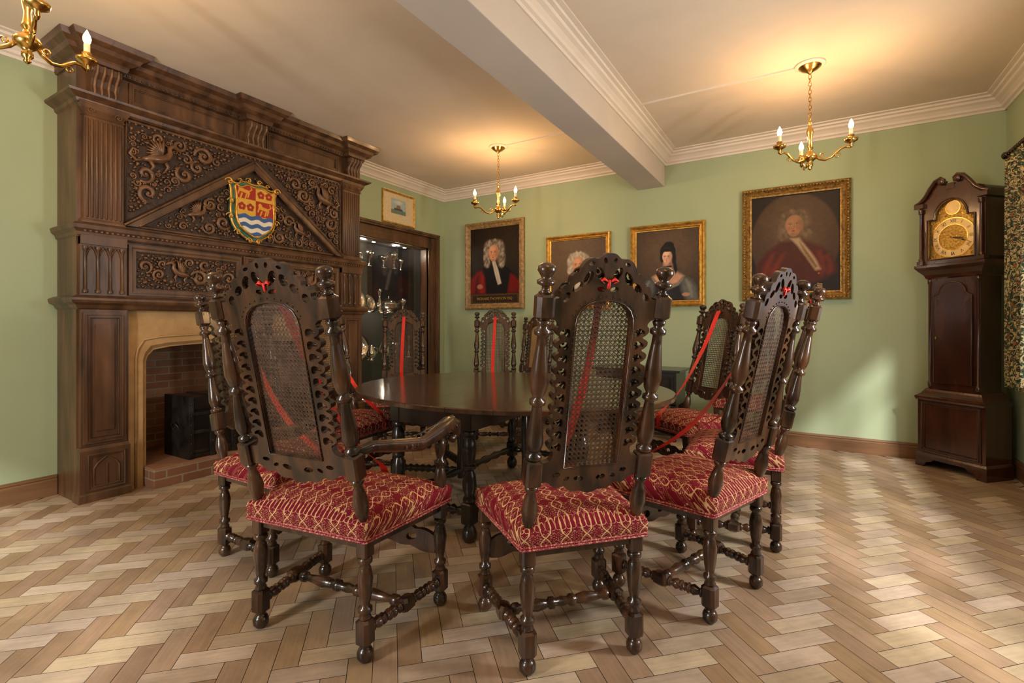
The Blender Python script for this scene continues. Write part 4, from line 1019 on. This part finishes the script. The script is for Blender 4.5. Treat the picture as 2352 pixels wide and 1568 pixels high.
door=[(-.135,.70),(.135,.70),(.135,1.40)]+[(.135-.04,1.42)]+[(.095*math.cos(a),1.42+.09*math.sin(a)) for a in [math.pi*i/12 for i in range(1,12)]]+[(-.095,1.42),(-.135,1.40)]
g.plate([door],-.112,-.10,w); g.tube([(a,-.112,b) for a,b in door],.006,w,seg=5,closed=True)
g.ball((-.118,-.114,1.06),(.006,.004,.012),'brass')
wr(.19,-.10,[(0,1.54),(.01,1.55),(.018,1.575),(.045,1.61),(.055,1.625),(.062,1.635),(.062,1.655),(0,1.66)])
g.box(-.235,.235,-.10,.13,1.655,1.69,w); g.box(-.235,.235,.10,.13,1.66,2.16,w)
for sx in (-1,1): g.box(min(sx*.205,sx*.235),max(sx*.205,sx*.235),-.10,.13,1.66,2.16,w)
def dialloop(h,zt,e):
    return [(-h,1.695-e),(h,1.695-e),(h,2.02),(h*.72,2.02+e*.5)]+[(h*.70*math.cos(a)*1.0,2.03+(zt)*math.sin(a)) for a in [math.pi*i/12 for i in range(1,12)]]+[(-h*.72,2.02+e*.5),(-h,2.02)]
swan=[(-.255,2.155),(-.235,2.135),(-.235,1.66),(.235,1.66),(.235,2.135),(.255,2.155),(.245,2.18),(.19,2.20),(.15,2.26),(.11,2.315),(.06,2.335),(.035,2.31),(.045,2.28),(.0,2.24),(-.045,2.28),(-.035,2.31),(-.06,2.335),(-.11,2.315),(-.15,2.26),(-.19,2.20),(-.245,2.18)]
g.plate([swan,dialloop(.168,.135,0)],-.125,-.10,w)
for sx in (-1,1):
    g.tube([(sx*.262,-.13,2.165),(sx*.22,-.135,2.18),(sx*.18,-.14,2.215),(sx*.14,-.142,2.275),(sx*.10,-.143,2.325),(sx*.06,-.143,2.34),(sx*.035,-.143,2.32),(sx*.04,-.143,2.295),(sx*.06,-.143,2.295)],[.016,.016,.015,.015,.015,.014,.012,.010,.008],w,seg=8)
    g.turn((sx*.058,-.155,2.308),(sx*.058,-.125,2.308),[(0,.016),(.2,.026),(1,.026)],w,14)
    g.lz(sx*.215,-.135,[(1.69,.018),(1.71,.018),(1.715,.012),(1.90,.011),(2.08,.009),(2.085,.017),(2.12,.018)],w,12)
    g.box(min(sx*.19,sx*.262),max(sx*.19,sx*.262),-.15,.13,2.13,2.165,w); g.box(min(sx*.19,sx*.24),max(sx*.19,sx*.24),-.15,-.10,1.66,1.69,w)
g.box(-.225,.225,-.10,.13,2.16,2.20,w)
g.plate([[(-.225,2.20)]+[(.225*math.cos(a),2.20+.06*math.sin(a)) for a in [math.pi-math.pi*i/10 for i in range(1,10)]]+[(.225,2.20)]],-.10,.12,w)
g.plate([[(-.03,2.24),(.03,2.24),(.025,2.29),(-.025,2.29)]],-.13,-.10,w)
lp=dialloop(.168,.135,0); g.tube([(a,-.128,b) for a,b in lp],.008,w,seg=6,closed=True); lp=dialloop(.161,.128,-.006); g.tube([(a,-.126,b) for a,b in lp],.003,'gold',seg=6,closed=True)
g.obj('clock_case',CK,bevel=.003)
g=G()
g.plate([dialloop(.172,.14,.004)],-.098,-.09,'brassd')
def annul(g,cx,cz,r0,r1,y,m,n=40):
    vs=[];
    for i in range(n):
        a=2*math.pi*i/n; vs+=[(cx+r0*math.cos(a),y,cz+r0*math.sin(a)),(cx+r1*math.cos(a),y,cz+r1*math.sin(a))]
    g.add(vs,[(2*i,2*i+1,(2*i+3)%(2*n),(2*i+2)%(2*n)) for i in range(n)],m)
dz=1.86
M['chapter']=mk('silvered_ring',(.62,.47,.22),(.75,.60,.32),rough=.35,metal=.7,scale=20)
g.M=Matrix.Translation((0,-.010,0))
annul(g,0,dz,.105,.152,-.0905,'chapter'); annul(g,0,dz,.152,.157,-.092,'brass'); annul(g,0,dz,.100,.105,-.092,'brass')
annul(g,0,2.095,.0005,.050,-.0905,'chapter'); annul(g,0,2.095,.05,.056,-.092,'brass')
for sx in (-1,1):
    for z in (1.72,2.0): spiral(g,sx*.140,z,.022,-.092,0,sx,'gold',turns=1.5,leaf=True,th=.2)
    spiral(g,sx*.085,2.075,.018,-.092,0,sx,'gold',turns=1.5,leaf=True,th=.2)
for i in range(60):
    a=2*math.pi*i/60; g.box(.149*math.cos(a)-.0008,.149*math.cos(a)+.0008,-.0915,-.09,dz+.149*math.sin(a)-.0012,dz+.149*math.sin(a)+.0012,'iron')
def hand(ang,l,wd):
    a=ang*D2R; d=(math.sin(a),math.cos(a)); n=(d[1],-d[0])
    P=[(-.02,.4),(0,1),(l*.55,.7),(l*.65,1.8),(l*.75,.7),(l,.15)]
    lp=[(d[0]*t+n[0]*wd*q,dz+d[1]*t+n[1]*wd*q) for t,q in P]+[(d[0]*t-n[0]*wd*q,dz+d[1]*t-n[1]*wd*q) for t,q in reversed(P)]
    g.plate([lp],-.097,-.095,'iron')
hand(100,.085,.004); hand(112,.125,.003); g.ball((0,-.097,dz),.006,'brass')
g.obj('brass_dial',CK)
for i,s_ in enumerate(('XII','I','II','III','IIII','V','VI','VII','VIII','IX','X','XI')):
    a=i*30*D2R; cu=bpy.data.curves.new('numeral','FONT'); cu.body=s_; cu.size=.036; cu.align_x='CENTER'; cu.align_y='CENTER'; cu.materials.append(M['iron'])
    t=bpy.data.objects.new('numeral',cu); COL.objects.link(t); t.parent=CK; t.location=(.127*math.sin(a),-.1025,dz+.127*math.cos(a))
    t.rotation_euler=(Matrix.Rotation(a,3,'Y')@Matrix.Rotation(math.pi/2,3,'X')).to_euler()

# ------------------------------------------------------------ curtain
CT=empty('leaf_pattern_curtain',(0,0,0))
g=G(); ny,nz=90,30; vs=[];fs=[]
for j in range(nz+1):
    t=j/nz; z=.72+(2.37-.72)*t
    for i in range(ny+1):
        u=i/ny; y=4.50+.42*u*(1-.05*(1-t)); x=1.235+(.030+.008*(1-t))*math.sin(u*2*math.pi*6+.5*math.sin(t*3))+.006*math.sin(u*40)
        vs.append((x,y,z))
for j in range(nz):
    for i in range(ny): a=j*(ny+1)+i; fs.append((a,a+1,a+ny+2,a+ny+1))
g.add(vs,fs,'curtain',True); o=g.obj('curtain_cloth',CT); sm=o.modifiers.new('s','SOLIDIFY'); sm.thickness=.004
g=G(); g.turn((1.235,.4,2.41),(1.235,4.93,2.41),[(0,.014),(1,.014)],'walnut',12); g.turn((1.235,4.93,2.41),(1.235,5.0,2.41),[(0,.014),(.1,.022),(.25,.014),(.6,.03),(.9,.02),(1,.004)],'walnut',14)
for y in (.6,2.5,4.72):
    g.tube([(1.36,y,2.41),(1.24,y,2.41)],.01,'walnut')
for i in range(9): y=4.52+i*.048; g.tube([(1.235+.02*math.cos(a),y,2.41-.006+.02*math.sin(a)) for a in [k*math.pi/6 for k in range(12)]],.003,'walnut',seg=5,closed=True)
g.obj('curtain_pole',CT)

# ------------------------------------------------------------ lights
def aim(o,d): o.rotation_euler=Vector(d).to_track_quat('-Z','Y').to_euler()
o=light('window_daylight_right','AREA',(XR+.14,(WY0+WY1)/2,(WZ0+WZ1)/2),72,(1,.96,.90),shape='RECTANGLE',size=3.7,size_y=1.1); aim(o,(-1,0,-.1))
o=light('front_fill_light','AREA',(-2.1,YF-.14,1.5),82,(1,.96,.90),shape='RECTANGLE',size=3.3,size_y=1.35); aim(o,(0,1,-.05))  # fill lamp added behind the camera, outside the unseen front window
s_=light('sun','SUN',(4,-2,5),5,(1,.97,.92),angle=.10); aim(s_,(-.6,.95,-.74))
wd=bpy.data.worlds.new('World'); sc.world=wd; wd.use_nodes=True; wd.node_tree.nodes['Background'].inputs[0].default_value=(.8,.87,1,1); wd.node_tree.nodes['Background'].inputs[1].default_value=.7
sc.view_settings.view_transform='Standard'; sc.view_settings.look='None'; sc.view_settings.exposure=0

# ------------------------------------------------------------ camera
cam=bpy.data.cameras.new('camera'); co=bpy.data.objects.new('camera',cam); COL.objects.link(co)
co.location=(0,0,1.17); co.rotation_euler=(90*D2R,0,31.2*D2R); cam.sensor_width=36; cam.lens=36*1130/2352; cam.shift_y=-39/2352; cam.clip_start=.02
sc.camera=co
